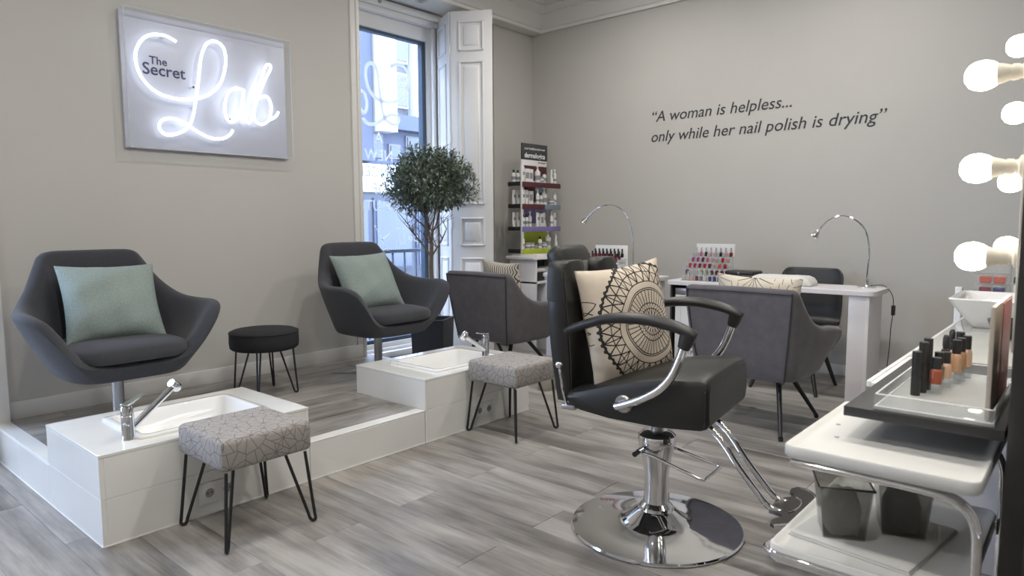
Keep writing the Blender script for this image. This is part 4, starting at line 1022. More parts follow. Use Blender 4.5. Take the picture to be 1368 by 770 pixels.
for y in (-w, w-0.003): build('side_panel', MB().loft([[Vector((0.0, y, 0)), Vector((0.287, y, 0)), Vector((0.287, y, 0.20)), Vector((0.17, y, 0.10))], [Vector((0.0, y+0.003, 0)), Vector((0.287, y+0.003, 0)), Vector((0.287, y+0.003, 0.20)), Vector((0.17, y+0.003, 0.10))]]), M_acryl, ST)
for i, (rn, cols) in enumerate(rows):
    for j, c in enumerate(cols):
        y = 2.42+0.148-j*(0.296/(len(cols)-1))
        put_bottle(PM_s[c], (5.05+RXs[i], y, ZD+RZs[i]-0.001), f'{c} polish with silver cap, {ORD[j]} from left, {rn} row of acrylic stand', 'nail polish', 'nail polishes on the acrylic stand')
RK = thing('polish_rack', 'white rack of black capped nail polishes on the desk behind the salon chair', 'display stand', (5.12, 3.395, ZD))
build('back_panel', MB().rbox((0.16, -0.175, 0), (0.168, 0.165, 0.262), 0.002), M_white, RK)
for i, z in enumerate((0.115, 0.135, 0.155)): build('shelf', MB().rbox((0.0+i*0.05, -0.165, z-0.012), (0.05+i*0.05, 0.16, z), 0.002, 1), M_white, RK)
build('box_base', MB().rbox((0.06, -0.16, 0), (0.16, 0.15, 0.10), 0.004), M_white, RK)
build('side_panel', MB().box((0.0, -0.170, 0.0), (0.16, -0.166, 0.15)), M_acryl, RK)
cols2 = [['red', 'coral', 'red', 'coral', 'red', 'nude', 'nude', 'plum'], ['coral', 'red', 'crimson', 'red', 'nude', 'plum', 'crimson', 'plum'], ['crimson', 'red', 'red', 'plum', 'plum', 'nude', 'black', 'black']]
for i, cs in enumerate(cols2):
    for j, c in enumerate(cs):
        put_bottle(PM_b[c], (5.145+0.05*i, 3.395+0.14-j*0.0405, ZD+(0.115, 0.135, 0.155)[i]), f'{c} polish with black cap, {ORD[j]} from left, {("front", "middle", "back")[i]} row of white rack', 'nail polish', 'black capped polishes on the white rack')
# ================================================================== PRODUCT TOWER
o = (5.52, 4.40, 0)
TW = thing('product_tower', 'white product display tower with coloured shelves in the corner', 'display stand', o)
def tp(name, a, b, m, par=None, bev=0.0015): return box_part(name, a, b, m, par or TW, o, bev)
tp('post', (5.110, 4.300, 0.926), (5.128, 4.318, 1.80), M_white); tp('back_board', (5.318, 4.475, 0.95), (5.72, 4.49, 1.882), M_lam)
hd = tp('header_sign', (5.318, 4.470, 1.885), (5.725, 4.488, 2.045), M_header)
text('lettering', 'dermalogica', M_whitelet, frame((1, 0, 0), (0, 0, 1), (5.52-o[0], 4.4695-o[1], 1.905)), 0.07, fit=0.33, parent=hd, offset=0.0015)
text('lettering', 'your healthiest skin ever', M_whitelet, frame((1, 0, 0), (0, 0, 1), (5.52-o[0], 4.4695-o[1], 1.985)), 0.03, fit=0.33, parent=hd)
text('lettering', 'dermalogica', M_ink, frame((1, 0, 0), (0, 0, 1), (5.64-o[0], 4.4745-o[1], 1.855)), 0.02, fit=0.13, parent=TW)
SH_Z = [1.640, 1.425, 1.205, 0.985]
SHM = [(M_red, M_red), (M_red, M_bluegrey), (M_purple, M_purple), (M_lime, M_lime)]
for z, (ma, mb_) in zip(SH_Z, SHM):
    tp('shelf', (5.112, 4.30, z-0.012), (5.72, 4.475, z), M_acryl)
    tp('shelf_fascia', (5.112, 4.292, z-0.045), (5.46, 4.300, z+0.005), ma); tp('shelf_fascia', (5.46, 4.292, z-0.045), (5.72, 4.300, z+0.005), mb_)
    tp('back_card', (5.35, 4.470, z+0.035), (5.53, 4.4745, z+0.185), ma); tp('back_card', (5.53, 4.470, z+0.035), (5.715, 4.4745, z+0.185), mb_)
    tp('side_fascia', (5.104, 4.320, z-0.034), (5.111, 4.475, z+0.006), M_blackpl)
M_prod = pm('white_product_plastic', (0.72, 0.72, 0.72), 0.35); M_prodg = pm('grey_print', (0.25, 0.25, 0.27), 0.5); M_prodr = pm('red_brown_print', (0.22, 0.05, 0.04), 0.5)
def prod_mesh(kind, cap, band):
    mb = MB()
    if kind == 'tube':
        ring = lambda rx, ry, z: [Vector((rx*math.cos(2*PI*i/12), ry*math.sin(2*PI*i/12), z)) for i in range(12)]
        mb.m = 1; mb.loft([ring(0.017, 0.017, 0), ring(0.017, 0.017, 0.03)]); mb.m = 0; mb.loft([ring(0.019, 0.019, 0.03), ring(0.021, 0.012, 0.09), ring(0.023, 0.003, 0.145)])
        mb.m = 2; mb.box((-0.014, -0.0175, 0.07), (0.014, -0.0145, 0.10))
    elif kind == 'bottle':
        mb.lathe([(0.019, 0), (0.021, 0.004), (0.021, 0.085), (0.008, 0.10), (0.0, 0.10)], n=14); mb.m = 1; mb.lathe([(0.010, 0.098), (0.010, 0.125), (0.0, 0.126)], n=12)
        mb.m = 2; mb.lathe([(0.0214, 0.03), (0.0214, 0.06)], n=14)
    elif kind == 'spray':
        mb.lathe([(0.017, 0), (0.018, 0.004), (0.018, 0.10), (0.007, 0.115), (0.0, 0.115)], n=14); mb.m = 1; mb.lathe([(0.007, 0.11), (0.006, 0.15), (0.0, 0.152)], n=10); mb.box((-0.02, -0.005, 0.146), (0.008, 0.005, 0.154))
        mb.m = 2; mb.lathe([(0.0184, 0.035), (0.0184, 0.055)], n=14)
    elif kind == 'jar':
        mb.lathe([(0.028, 0), (0.030, 0.004), (0.030, 0.045), (0.0, 0.045)], n=16); mb.m = 1; mb.lathe([(0.031, 0.045), (0.031, 0.062), (0.029, 0.065), (0.0, 0.065)], n=16); mb.m = 2; mb.lathe([(0.0304, 0.012), (0.0304, 0.03)], n=16)
    elif kind == 'box':
        mb.box((-0.03, -0.018, 0), (0.03, 0.018, 0.135)); mb.m = 2; mb.box((-0.022, -0.0188, 0.04), (0.022, -0.018, 0.10))
    elif kind == 'pump':
        mb.lathe([(0.027, 0), (0.029, 0.005), (0.029, 0.11), (0.012, 0.125), (0.0, 0.125)], n=16); mb.m = 1; mb.lathe([(0.012, 0.122), (0.012, 0.14), (0.005, 0.142), (0.005, 0.165), (0.0, 0.165)], n=10); mb.box((-0.03, -0.006, 0.163), (0.012, 0.006, 0.175)); mb.m = 2; mb.lathe([(0.0294, 0.03), (0.0294, 0.075)], n=16)
    o_ = build(kind, mb, [M_prod, cap, band]); m = o_.data; bpy.data.objects.remove(o_); return m
KD = {'tube': 'white squeeze tube', 'bottle': 'white bottle with dark cap', 'spray': 'slim white spray bottle', 'jar': 'low white jar with lid', 'box': 'white carton', 'pump': 'white pump bottle'}
PMESH = {k: prod_mesh(k, M_blackpl if k in ('bottle',) else M_prodg if k == 'jar' else M_prod, M_prodg) for k in KD}
plan = [['tube', 'box', 'box', 'pump', 'jar', 'bottle', 'tube', 'spray'], ['tube', 'tube', 'box', 'spray', 'bottle', 'pump', 'jar', 'spray'], ['bottle', 'bottle', 'spray', 'tube', 'box', 'tube', 'spray', 'tube'], ['spray', 'jar', 'jar', 'bottle', 'jar', 'pump', 'tube']]
SN = ['maroon top', 'maroon and blue', 'lilac', 'lime']
for r, (z, row) in enumerate(zip(SH_Z, plan)):
    for j, kd in enumerate(row):
        x = 5.155+j*(0.535/(len(row)-1)); y = 4.345+0.018*((j*7+r*3) % 3-1)
        put_bottle(PMESH[kd], (x, y, z), f'{KD[kd]}, {ORD[j]} from left, {SN[r]} shelf of product tower', 'product', 'products on the coloured tower shelves', {'tube': 'product_tube', 'bottle': 'product_bottle', 'spray': 'spray_bottle', 'jar': 'product_jar', 'box': 'product_carton', 'pump': 'pump_bottle'}[kd], rz=(j*0.7) % 0.6-0.3)
for r, (z, row) in enumerate(zip(SH_Z[:3], [['bottle', 'bottle', 'bottle'], ['tube', 'tube', 'tube'], ['tube', 'tube', 'tube']])):
    for j, kd in enumerate(row):
        put_bottle(PMESH[kd], (5.145+j*0.062, 4.435, z), f'{KD[kd]}, {ORD[j]} from left, {("top", "second", "third")[r]} shelf rear corner of tower', 'product', 'products at the rear corner of the tower shelves', 'product_tube' if kd == 'tube' else 'product_bottle')
# base unit of the tower
o = (5.35, 4.28, 0)
BU = thing('base_unit', 'white open base unit with counter below the product tower', 'cabinet', o)
def bq(name, a, b, m, bev=0.002): return box_part(name, a, b, m, BU, o, bev)
bq('counter', (5.06, 4.10, 0.895), (5.70, 4.47, 0.925), M_lam); bq('tray', (5.12, 4.12, 0.926), (5.66, 4.44, 0.94), M_plastic)
bq('shelf', (5.10, 4.12, 0.66), (5.66, 4.45, 0.68), M_lam); bq('side', (5.10, 4.12, 0), (5.12, 4.45, 0.895), M_lam); bq('side', (5.64, 4.12, 0), (5.66, 4.45, 0.895), M_lam); bq('back', (5.12, 4.44, 0), (5.64, 4.45, 0.895), M_bluegrey); bq('divider', (5.26, 4.125, 0), (5.275, 4.44, 0.66), M_lam)
fpn = bq('front_panel', (5.275, 4.118, 0.04), (5.64, 4.13, 0.655), M_lam)
text('lettering', 'dermalogica', M_ink, frame((0, 0, 1), (-1, 0, 0), (5.335-o[0], 4.1175-o[1], 0.35)), 0.10, fit=0.56, parent=fpn, offset=0.002)
t = thing('steriliser', 'black and white rounded device on the shelf under the tower', 'device', (5.21, 4.24, 0.68))
build('body', MB().rbox((-0.075, -0.09, 0), (0.075, 0.09, 0.09), 0.02, 3), M_blackpl, t); build('lid', MB().rbox((-0.08, -0.095, 0.085), (0.08, 0.095, 0.125), 0.018, 3), M_plastic, t)
t = thing('tissue_box', 'white tissue box with tissue on the shelf under the tower', 'tissue box', (5.44, 4.20, 0.68))
build('box', MB().rbox((-0.12, -0.07, 0), (0.12, 0.07, 0.135), 0.004), M_plastic, t)
ts = MB(); ts.loft([[Vector((0.05*k*math.cos(a)+0.02*q, 0.03*k*math.sin(a), z+0.012*math.sin(3*a))) for a in [2*PI*i/12 for i in range(12)]] for q, (k, z) in enumerate(((0.8, 0.13), (1.1, 0.16), (0.9, 0.185), (0.3, 0.20)))])
build('tissue', ts, M_towel, t)
tag(build('adapter_box', MB().rbox((3.93, 3.08, 0.0), (4.07, 3.16, 0.11), 0.006), pm('beige_plastic', (0.34, 0.32, 0.27), 0.5)), 'beige box on the floor under the tub chair beside the shutter', 'box')
tag(build('power_cable', MB().tube(crom([(4.08, 3.11, 0.09), (4.12, 3.06, 0.13), (4.17, 3.0, 0.10), (4.16, 2.98, 0.03), (4.25, 3.0, 0.004), (4.5, 3.05, 0.004)], 5), 0.004, 6), M_white), 'white cable curling from the beige box on the floor', 'cable')
t = thing('foot_rest_pad', 'white slanted leg rest pad behind the salon chair', 'leg rest', (4.62, 3.0, 0))
build('pad', MB().rbox((-0.22, -0.07, -0.03), (0.22, 0.07, 0.03), 0.015, 3, M=T(0, 0, 0.36) @ RZ(math.radians(-35)) @ RY(math.radians(-14))), M_plastic, t)
build('post', MB().lathe([(0.10, 0), (0.10, 0.012), (0.02, 0.02), (0.02, 0.34)], n=20), M_blackmet, t)
# ================================================================== OLIVE TREE
t = thing('olive_tree', 'potted olive tree with round crown in a charcoal planter at the window', 'plant', (4.06, 4.45, 0.0))
pr = MB(); q = 0.15
def sq(k, z): return [Vector((x*k, y*k, z)) for x, y in ((-q, -q), (q, -q), (q, q), (-q, q))]
pr.loft([sq(0.92, 0), sq(1.0, 0.42), sq(0.90, 0.42), sq(0.88, 0.36)], M=RZ(math.radians(28)))
build('planter', pr, M_planter, t, bevel=0.004)
build('soil', MB().lathe([(0.14, 0.355), (0.05, 0.372), (0.0, 0.376)], n=20), M_soil, t)
rnd = random.Random(4); tips = []
tk = MB()
trunk = crom([(0, 0, 0.34), (0.008, 0.004, 0.6), (-0.006, 0, 0.85), (0.004, 0, 1.08)], 5)
tk.tube(trunk, [0.024-0.008*i/(len(trunk)-1) for i in range(len(trunk))], 10)
CZ, CR, CH = 1.585, 0.355, 0.265
def branch(p, d, L, r, lev):
    d = Vector(d).normalized(); pts = [Vector(p)]
    for i in range(3):
        d = (d+Vector((rnd.uniform(-.25, .25), rnd.uniform(-.25, .25), rnd.uniform(-.05, .25)))).normalized(); pts.append(pts[-1]+d*L/3)
    tk.tube(crom(pts, 2), [r*(1-0.55*i/6) for i in range(7)], 6 if lev < 2 else 4)
    if lev >= 2: tips.append((pts[1], pts[3], d)); return
    for k in range(4 if lev == 0 else 5):
        s = pts[1+rnd.randrange(3)] if k else pts[3]
        a = rnd.uniform(0, 2*PI); e = rnd.uniform(-0.1, 0.9)
        branch(s, d*0.5+Vector((math.cos(a)*math.cos(e), math.sin(a)*math.cos(e), math.sin(e))), L*0.62, r*0.5, lev+1)
for k in range(6):
    a = 2*PI*k/6+rnd.uniform(-.3, .3); e = rnd.uniform(1.0, 1.4) if k % 2 else rnd.uniform(0.85, 1.15)
    branch(trunk[-1] if k > 2 else trunk[-4], (math.cos(a)*math.cos(e), math.sin(a)*math.cos(e), math.sin(e)), rnd.uniform(0.24, 0.36), 0.010, 0)
bo = build('branches', tk, M_bark, t); bo['kind'] = 'stuff'
lf = MB()
def oleaf(p, d, L, up_):
    d = d.normalized(); s = d.cross(up_); s = s.normalized() if s.length > 1e-4 else Vector((1, 0, 0)); nn = s.cross(d)
    w = L*0.16; lf.m = 1 if rnd.random() < 0.35 else 0
    lf.add([p, p+d*L*0.5+s*w+nn*L*0.04, p+d*L, p+d*L*0.5-s*w+nn*L*0.04], [(0, 1, 2), (0, 2, 3)])
cnt = 0
while cnt < 2300:   # twigs filling a round crown, each with pairs of narrow leaves
    v = Vector((rnd.gauss(0, 1), rnd.gauss(0, 1), rnd.gauss(0, 1))).normalized()
    rr = rnd.uniform(0.25, 1.0)**0.6*(1+0.12*math.sin(5*v.x+3*v.z)+0.1*math.sin(7*v.y))
    c = Vector((v.x*CR*rr, v.y*CR*rr, CZ+v.z*CH*rr+(0.25*CH*v.z*v.z*rr if v.z < 0 else 0)))
    tw_d = (v*0.8+Vector((rnd.uniform(-.6, .6), rnd.uniform(-.6, .6), rnd.uniform(-.2, .8)))).normalized()
    for j in range(3):
        p = c+tw_d*0.022*j
        for sgn in (-1, 1):
            s = tw_d.orthogonal().normalized(); s.rotate(Matrix.Rotation(rnd.uniform(0, 2*PI), 3, tw_d))
            oleaf(p, tw_d*0.7+s*0.8, rnd.uniform(0.034, 0.056), Vector((rnd.uniform(-.4, .4), rnd.uniform(-.4, .4), 1)))
    cnt += 1
fo = build('foliage', lf, [M_leafA, M_leafB], t, fixn=False); fo['kind'] = 'stuff'
# ================================================================== VANITY AT THE RIGHT
YM = 0.147
o = (2.3, 0.12, 0)
MR = thing('vanity_mirror', 'dark framed vanity mirror board with rows of bulb holders at right edge', 'mirror', o)
box_part('board', (1.85, 0.10, 0.0), (2.80, YM-0.004, 2.05), M_dark, MR, o, 0.003)
box_part('mirror_glass', (2.02, YM-0.004, 0.85), (2.62, YM, 1.98), M_mirror, MR, o, 0.001)
for x in (1.95, 2.69): box_part('light_strip', (x-0.045, YM-0.004, 0.95), (x+0.045, YM+0.004, 2.0), M_holder, MR, o, 0.002)
bulb_me = None
BZ = [1.165, 1.372, 1.585, 1.79]
for ci, x in enumerate((1.95, 2.69)):
    for k, z in enumerate(BZ):
        lab = f'lit round bulb, {("lowest", "second lowest", "third lowest", "topmost")[k]} of the {("near", "far")[ci]} column beside the mirror'
        if ci == 0 and k == 3: z += 0.03
        t = thing('light_bulb', lab, 'light bulb', (x, YM+0.0035, z), group='vanity mirror bulbs')
        R = RX(-PI/2)
        if bulb_me is None:
            a = build('lamp_holder', MB().lathe([(0.0, 0), (0.026, 0), (0.026, 0.008), (0.017, 0.012), (0.015, 0.018), (0.018, 0.022), (0.019, 0.034), (0.0, 0.034)], n=20, M=R), M_holder, t)
            b = build('collar', MB().lathe([(0.0155, 0.030), (0.0165, 0.036), (0.022, 0.052), (0.024, 0.062), (0.0, 0.062)], n=22, M=R), M_holder, t)
            c = build('globe', MB().lathe([(0.023, 0.061), (0.029, 0.070), (0.0335, 0.083), (0.034, 0.092), (0.0315, 0.106), (0.025, 0.117), (0.013, 0.1245), (0.0, 0.126)], n=26, M=R), M_bulb, t)
            bulb_me = (a, b, c)
        else:
            for q_ in bulb_me:
                d = q_.copy(); COL.objects.link(d); d.parent = t
# make-up shelf
o = (2.27, 0.32, 0)
MS = thing('makeup_shelf', 'charcoal make-up shelf with sharp front edge in front of the mirror board', 'shelf', o)
box_part('board', (1.852, YM+0.001, 0.755), (2.69, 0.485, 0.78), M_darktop, MS, o, 0.0015)
# acrylic tray
o = (2.15, 0.29, 0.78)
AT = thing('acrylic_tray', 'clear acrylic make-up tray on the charcoal shelf', 'tray', o)
def ap(name, a, b): return box_part(name, a, b, M_frost if name == 'bottom' else M_acryl, AT, o, 0.001)
ap('bottom', (1.862, 0.168, 0.781), (2.44, 0.419, 0.789)); ap('wall', (1.862, 0.168, 0.789), (1.870, 0.419, 0.819)); ap('wall', (2.432, 0.168, 0.789), (2.44, 0.419, 0.819)); ap('wall', (1.870, 0.411, 0.789), (2.432, 0.419, 0.819)); ap('wall', (1.870, 0.168, 0.789), (2.432, 0.176, 0.819))
te = MB()
for z in (0.820, 0.789):
    Q = [(1.866, 0.172, z), (2.436, 0.172, z), (2.436, 0.415, z), (1.866, 0.415, z)]
    for a, b in zip(Q, Q[1:]+Q[:1]): te.tube([Vector(a)-Vector(o), Vector(b)-Vector(o)], 0.0016, 6)
e_ = build('edge_glints', te, M_whitelet, AT); e_['kind'] = 'stuff'  # thin white rods stand in for bright glints on the clear tray edges
CB = thing('compact_palette', 'upright taupe palette with coral edge standing in the acrylic tray', 'palette', (2.05, 0.185, 0.789))
build('panel', MB().rbox((-0.165, -0.004, 0), (0.165, 0.006, 0.265), 0.002), M_taupe, CB); build('edge', MB().rbox((-0.02, -0.0055, 0.004), (0.165, -0.004, 0.262), 0.0005, 1), M_pink, CB)
# make-up bottles
M_liq = {'rust': pm('rust_liquid', (0.30, 0.075, 0.035), 0.2, coat=0.5), 'beige': pm('beige_liquid', (0.52, 0.32, 0.19), 0.2, coat=0.5), 'tan': pm('tan_liquid', (0.42, 0.23, 0.12), 0.2, coat=0.5), 'peach': pm('peach_liquid', (0.55, 0.36, 0.24), 0.2, coat=0.5), 'olive': pm('olive_brown_liquid', (0.16, 0.12, 0.07), 0.2, coat=0.5)}
M_gl = clear('bottle_glass', (0.92, 0.93, 0.93), 1.4, 0.0, 0.08)
def foundation(loc, col, label, h=0.105, dropper=False):
    t = thing('foundation_bottle', label, 'bottle', loc, group='foundation bottles on the acrylic tray')
    r = 0.0145; s = h/0.105
    build('glass_base', MB().lathe([(0.0, 0), (r, 0), (r, 0.028*s), (0.0, 0.028*s)], n=18), M_gl, t)
    build('body', MB().lathe([(r, 0.0285*s), (r, 0.062*s), (r*0.85, 0.069*s), (0.008, 0.074*s), (0.0, 0.074*s)], n=18), M_liq[col], t)
    if dropper: build('cap', MB().lathe([(0.0105, 0.072*s), (0.0105, 0.088*s), (0.007, 0.09*s), (0.0085, 0.10*s), (0.008, 0.118*s), (0.004, 0.125*s), (0.0, 0.125*s)], n=14), M_blackpl, t)
    else: build('cap', MB().lathe([(0.0112, 0.072*s), (0.0112, 0.104*s), (0.010, 0.105*s), (0.0, 0.105*s)], n=16), M_blackpl, t)
fb = [((2.105, 0.325), 'rust', 0.098, 0, 'rust red foundation bottle nearest the tray front'), ((2.155, 0.328), 'olive', 0.105, 0, 'olive brown foundation bottle just behind the rust red one'), ((2.20, 0.318), 'peach', 0.10, 0, 'peach foundation bottle behind the olive brown one'), ((2.245, 0.327), 'beige', 0.118, 1, 'beige dropper bottle in the middle of the foundation row'),
      ((2.275, 0.305), 'beige', 0.125, 0, 'tall beige foundation bottle in the middle of the row'), ((2.32, 0.300), 'tan', 0.125, 0, 'tan foundation bottle behind the tall beige one'), ((2.355, 0.328), 'tan', 0.12, 1, 'tan dropper bottle near the far end of the tray'), ((2.375, 0.293), 'peach', 0.125, 0, 'peach foundation bottle near the far end of the tray'), ((2.41, 0.315), 'beige', 0.13, 0, 'beige foundation bottle at the very far end of the tray')]
for (x, y), c, h, dr, lab in fb: foundation((x, y, 0.789), c, lab, h, bool(dr))
for (x, y), h, lab in (((2.05, 0.362), 0.118, 'black mascara tube nearest the tray front'), ((2.095, 0.355), 0.138, 'tall black mascara tube in the middle of three'), ((2.14, 0.352), 0.142, 'tall black mascara tube farthest of three')):
    t = thing('mascara_tube', lab, 'mascara', (x, y, 0.789), group='black mascara tubes')
    build('barrel', MB().lathe([(0.0, 0), (0.0115, 0), (0.0115, h*0.55), (0.0, h*0.55)], n=18), M_blackpl, t); build('cap', MB().lathe([(0.0112, h*0.555), (0.0112, h-0.001), (0.010, h), (0.0, h)], n=18), M_blackpl, t)
# ---- wash counter with vessel basin
o = (3.4, 0.35, 0)
WC = thing('wash_counter', 'white glossy counter carrying the vessel basin behind the make-up shelf', 'counter', o)
M_counter = pm('grey_gloss_counter', (0.50, 0.50, 0.47), 0.10, coat=0.5)
box_part('worktop', (2.83, 0.105, 0.735), (4.45, 0.527, 0.757), M_counter, WC, o, 0.002); box_part('front_edge', (2.30, 0.527, 0.738), (4.45, 0.540, 0.757), M_white, WC, o, 0.002); box_part('worktop', (2.30, 0.487, 0.735), (2.83, 0.527, 0.753), M_white, WC, o, 0.002)
box_part('cabinet', (2.85, 0.12, 0.0), (4.43, 0.48, 0.735), M_lam, WC, o, 0.003)
VB = MB(); 
def bq2(sx, sy, z, r=0.03, n=4):
    q = []
    for cx, cy, s in ((sx-r, sy-r, 0), (-sx+r, sy-r, 1), (-sx+r, -sy+r, 2), (sx-r, -sy+r, 3)):
        for k in range(n+1): an = (s+k/n)*PI/2; q.append(Vector((cx+r*math.cos(an), cy+r*math.sin(an), z)))
    return q
VB.loft([bq2(0.15, 0.13, 0), bq2(0.155, 0.135, 0.006), bq2(0.225, 0.215, 0.118), bq2(0.23, 0.22, 0.132), bq2(0.226, 0.216, 0.138), bq2(0.212, 0.202, 0.136), bq2(0.205, 0.195, 0.125), bq2(0.14, 0.12, 0.03), bq2(0.05, 0.05, 0.022, 0.02)])
t = thing('vessel_basin', 'white square vessel basin on the wash counter', 'basin', (3.93, 0.325, 0.757))
build('bowl', VB, M_ceramic, t, sharp=50); build('drain', MB().lathe([(0.025, 0.022), (0.025, 0.026), (0.0, 0.028)], n=18), M_chrome, t)
tag(build('black_bowl', MB().lathe([(0.0, 0.004), (0.03, 0.0), (0.035, 0.004), (0.06, 0.03), (0.075, 0.072), (0.077, 0.080), (0.073, 0.080), (0.056, 0.035), (0.03, 0.010), (0.0, 0.008)], n=30), M_bowl, loc=(3.50, 0.29, 0.757), sharp=60), 'black glossy bowl on the wash counter in front of the basin', 'bowl')
tag(build('side_post', MB().rbox((4.20, 0.555, 0.0), (4.235, 0.585, 0.905), 0.002), M_white), 'thin white upright panel beside the vessel basin', 'panel')
t = thing('acrylic_organiser', 'clear stacked acrylic organiser with bright contents behind the basin', 'organiser', (4.34, 0.44, 0.757))
for i, z in enumerate((0.0, 0.055, 0.11, 0.165, 0.215)):
    build('drawer', MB().rbox((-0.07, -0.075, z), (0.07, 0.075, z+0.05), 0.006, 2), M_acryl, t)
for i, (n_, c, z) in enumerate((('navy', 0, 0.115), ('crimson', 0, 0.115), ('coral', 0, 0.17), ('coral', 0, 0.17))):
    build('content', MB().rbox((-0.06, -0.06+0.06*(i % 2), z), (0.055, -0.008+0.06*(i % 2), z+0.035), 0.004, 1), M_pol[n_], t)
t = thing('polish_box', 'clear box of colourful bottles beside the acrylic organiser', 'box', (4.33, 0.28, 0.757))
build('box', MB().rbox((-0.06, -0.07, 0), (0.06, 0.07, 0.17), 0.003, 1), M_acryl, t)
build('label_card', MB().box((-0.063, -0.065, 0.10), (-0.061, 0.065, 0.165)), M_white, t)
text('lettering', '\u2018TIP\u2019', M_ink, frame((0, -1, 0), (0, 0, 1), (-0.0635, 0.0, 0.118)), 0.035, parent=t)
for j, c in enumerate(('green', 'pink', 'coral', 'olive', 'red', 'magenta')):
    put_bottle(PM_s[c], (4.30+0.035*(j % 2), 0.335-0.022*j, 0.93), f'{c} polish bottle, {ORD[j]} from left on clear box behind basin', 'nail polish', 'polishes on the clear box')
# ---- trolley
o = (1.95, 0.375, 0)
TR = thing('service_trolley', 'white two-tray service trolley with chrome tube frame under the make-up shelf', 'trolley', o)
def tray(name, x0, x1, y0, y1, z, lip):
    mb = MB(); r = 0.03
    def Q(i, zz):
        q = []; a, b, c, d = x0+i-o[0], x1-i-o[0], y0+i-o[1], y1-i-o[1]; rr = max(0.008, r-i)
        for cx, cy, s in ((b-rr, d-rr, 0), (a+rr, d-rr, 1), (a+rr, c+rr, 2), (b-rr, c+rr, 3)):
            for k in range(6): an = (s+k/5)*PI/2; q.append(Vector((cx+rr*math.cos(an), cy+rr*math.sin(an), zz)))
        return q
    mb.loft([Q(0.006, z-lip), Q(0.0, z-lip+0.006), Q(0.0, z-0.004), Q(0.003, z), Q(0.008, z), Q(0.014, z-0.006), Q(0.03, z-0.008)]); return build(name, mb, M_plastic, TR, sharp=45)
top = tray('top_tray', 1.685, 2.24, 0.168, 0.580, 0.70, 0.032)
tray('lower_tray', 1.66, 2.26, 0.185, 0.600, 0.45, 0.045)
sc = MB()
for x, y in ((1.86, 0.50), (1.98, 0.53)): sc.lathe([(0.0, 0.0), (0.006, 0.0), (0.006, 0.001), (0, 0.001)], c=(x-o[0], y-o[1], 0.692), n=10)
so_ = build('screw_holes', sc, M_steel, top); so_['kind'] = 'stuff'
for x in (1.70, 1.722, 2.19, 2.212):
    Pt = crom([(x-o[0], 0.56-o[1], 0.657), (x-o[0], 0.40-o[1], 0.657), (x-o[0], 0.26-o[1], 0.655), (x-o[0], 0.205-o[1], 0.64), (x-o[0], 0.178-o[1], 0.60), (x-o[0], 0.172-o[1], 0.52), (x-o[0], 0.172-o[1], 0.30), (x-o[0], 0.172-o[1], 0.11)], 4)
    build('frame_tube', MB().tube(Pt, 0.009, 12), M_chrome, TR)
rail = crom([(1.66, 0.20, 0.425), (1.655, 0.40, 0.428), (1.655, 0.56, 0.43), (1.672, 0.604, 0.43), (1.72, 0.612, 0.425), (1.9, 0.612, 0.405), (2.25, 0.612, 0.405)], 4)
build('lower_rail', MB().tube([p-Vector(o) for p in rail], 0.008, 12), M_chrome, TR)
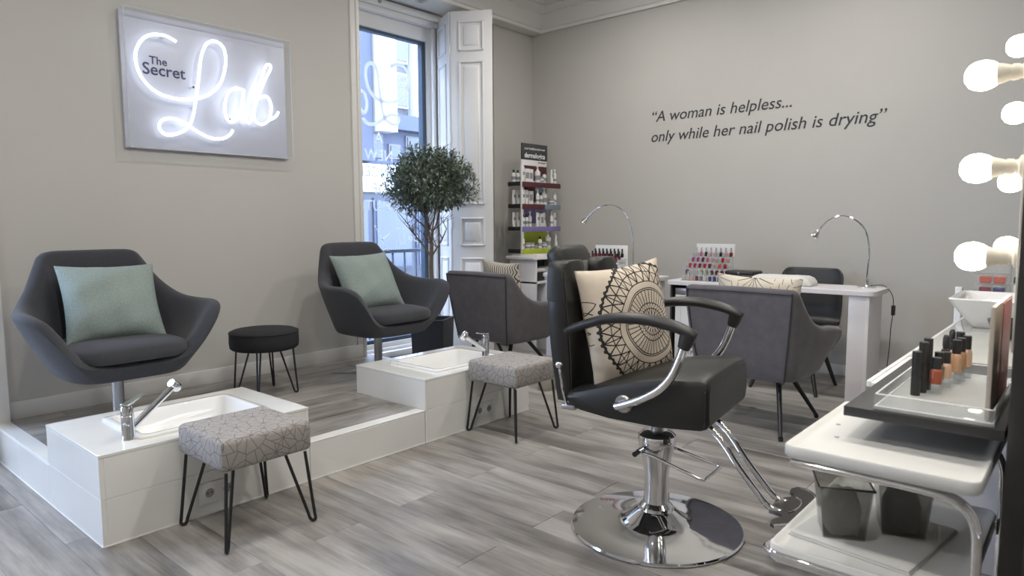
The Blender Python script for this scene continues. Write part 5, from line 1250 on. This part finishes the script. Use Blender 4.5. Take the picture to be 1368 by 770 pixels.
for x in (1.70, 2.20):
    build('floor_bar', MB().tube([(x-o[0], 0.172-o[1], 0.11), (x-o[0], 0.58-o[1], 0.10)], 0.011, 12), M_chrome, TR)
    for y in (0.20, 0.56):
        c = build('caster', MB().lathe([(0.0, -0.011), (0.028, -0.011), (0.03, -0.007), (0.03, 0.007), (0.028, 0.011), (0.0, 0.011)], n=20, M=T(x-o[0], y-o[1], 0.031) @ RY(PI/2)), M_blackpl, TR)
        build('fork', MB().rbox((x-o[0]-0.016, y-o[1]-0.012, 0.028), (x-o[0]-0.012, y-o[1]+0.012, 0.098), 0.001).rbox((x-o[0]+0.012, y-o[1]-0.012, 0.028), (x-o[0]+0.016, y-o[1]+0.012, 0.098), 0.001).rbox((x-o[0]-0.016, y-o[1]-0.012, 0.085), (x-o[0]+0.016, y-o[1]+0.012, 0.098), 0.001), M_steel, c)
for x in (1.71, 2.20): build('upright_support', MB().tube([(x-o[0], 0.185-o[1], 0.43), (x-o[0], 0.172-o[1], 0.43)], 0.012, 10), M_chrome, TR)
tw = MB().rbox((-0.17, -0.145, 0.0), (0.17, 0.145, 0.006), 0.003, 2).rbox((-0.168, -0.143, 0.0062), (0.16, 0.140, 0.012), 0.003, 2)
tag(build('folded_towel', tw, M_towel, loc=(1.905, 0.415, 0.442), rz=math.radians(-8)), 'white folded cloth under the two smoked bins on the trolley', 'towel')
def bin_(loc, rz, label, fill):
    t = thing('storage_bin', label, 'bin', loc, rz, group='smoked clear bins on the trolley')
    h0, h1, H = 0.048, 0.062, 0.135
    def q(h, z, w=0.0): return [Vector((x*(h-w), y*(h-w), z)) for x, y in ((-1, -1), (1, -1), (1, 1), (-1, 1))]
    build('bin_body', MB().loft([q(h0, 0.0), q(h1, H), q(h1, H, 0.0025), q(h0, 0.004, 0.0025)]), M_smoke, t, bevel=0.002)
    rim = MB(); P = q(h1+0.001, H)
    rim.tube(P, 0.0036, 6, closed=True); build('rim', rim, M_blackmet, t)
    fm = MB(); n = 14
    fm.loft([[Vector((h0*0.86*k*math.copysign(abs(math.cos(2*PI*i/n))**0.5, math.cos(2*PI*i/n)), h0*0.86*k*math.copysign(abs(math.sin(2*PI*i/n))**0.5, math.sin(2*PI*i/n)), z+0.006*math.sin(4*2*PI*i/n))) for i in range(n)] for k, z in ((0.9, 0.006), (1.0, 0.03), (1.05, 0.075), (0.8, 0.105), (0.3, 0.115))])
    build('contents', fm, fill, t, sharp=70)
bin_((1.835, 0.475, 0.4545), math.radians(24), 'smoked clear bin with pale contents on the trolley, nearer the camera left', pm('crumpled_pale_cloth', (0.62, 0.60, 0.54), 0.9, bump=0.5, bsc=90))
bin_((1.948, 0.362, 0.4545), math.radians(20), 'smoked clear bin with dark contents on the trolley, right of the pale one', pm('dark_brushes', (0.12, 0.12, 0.11), 0.7, bump=0.5, bsc=90))
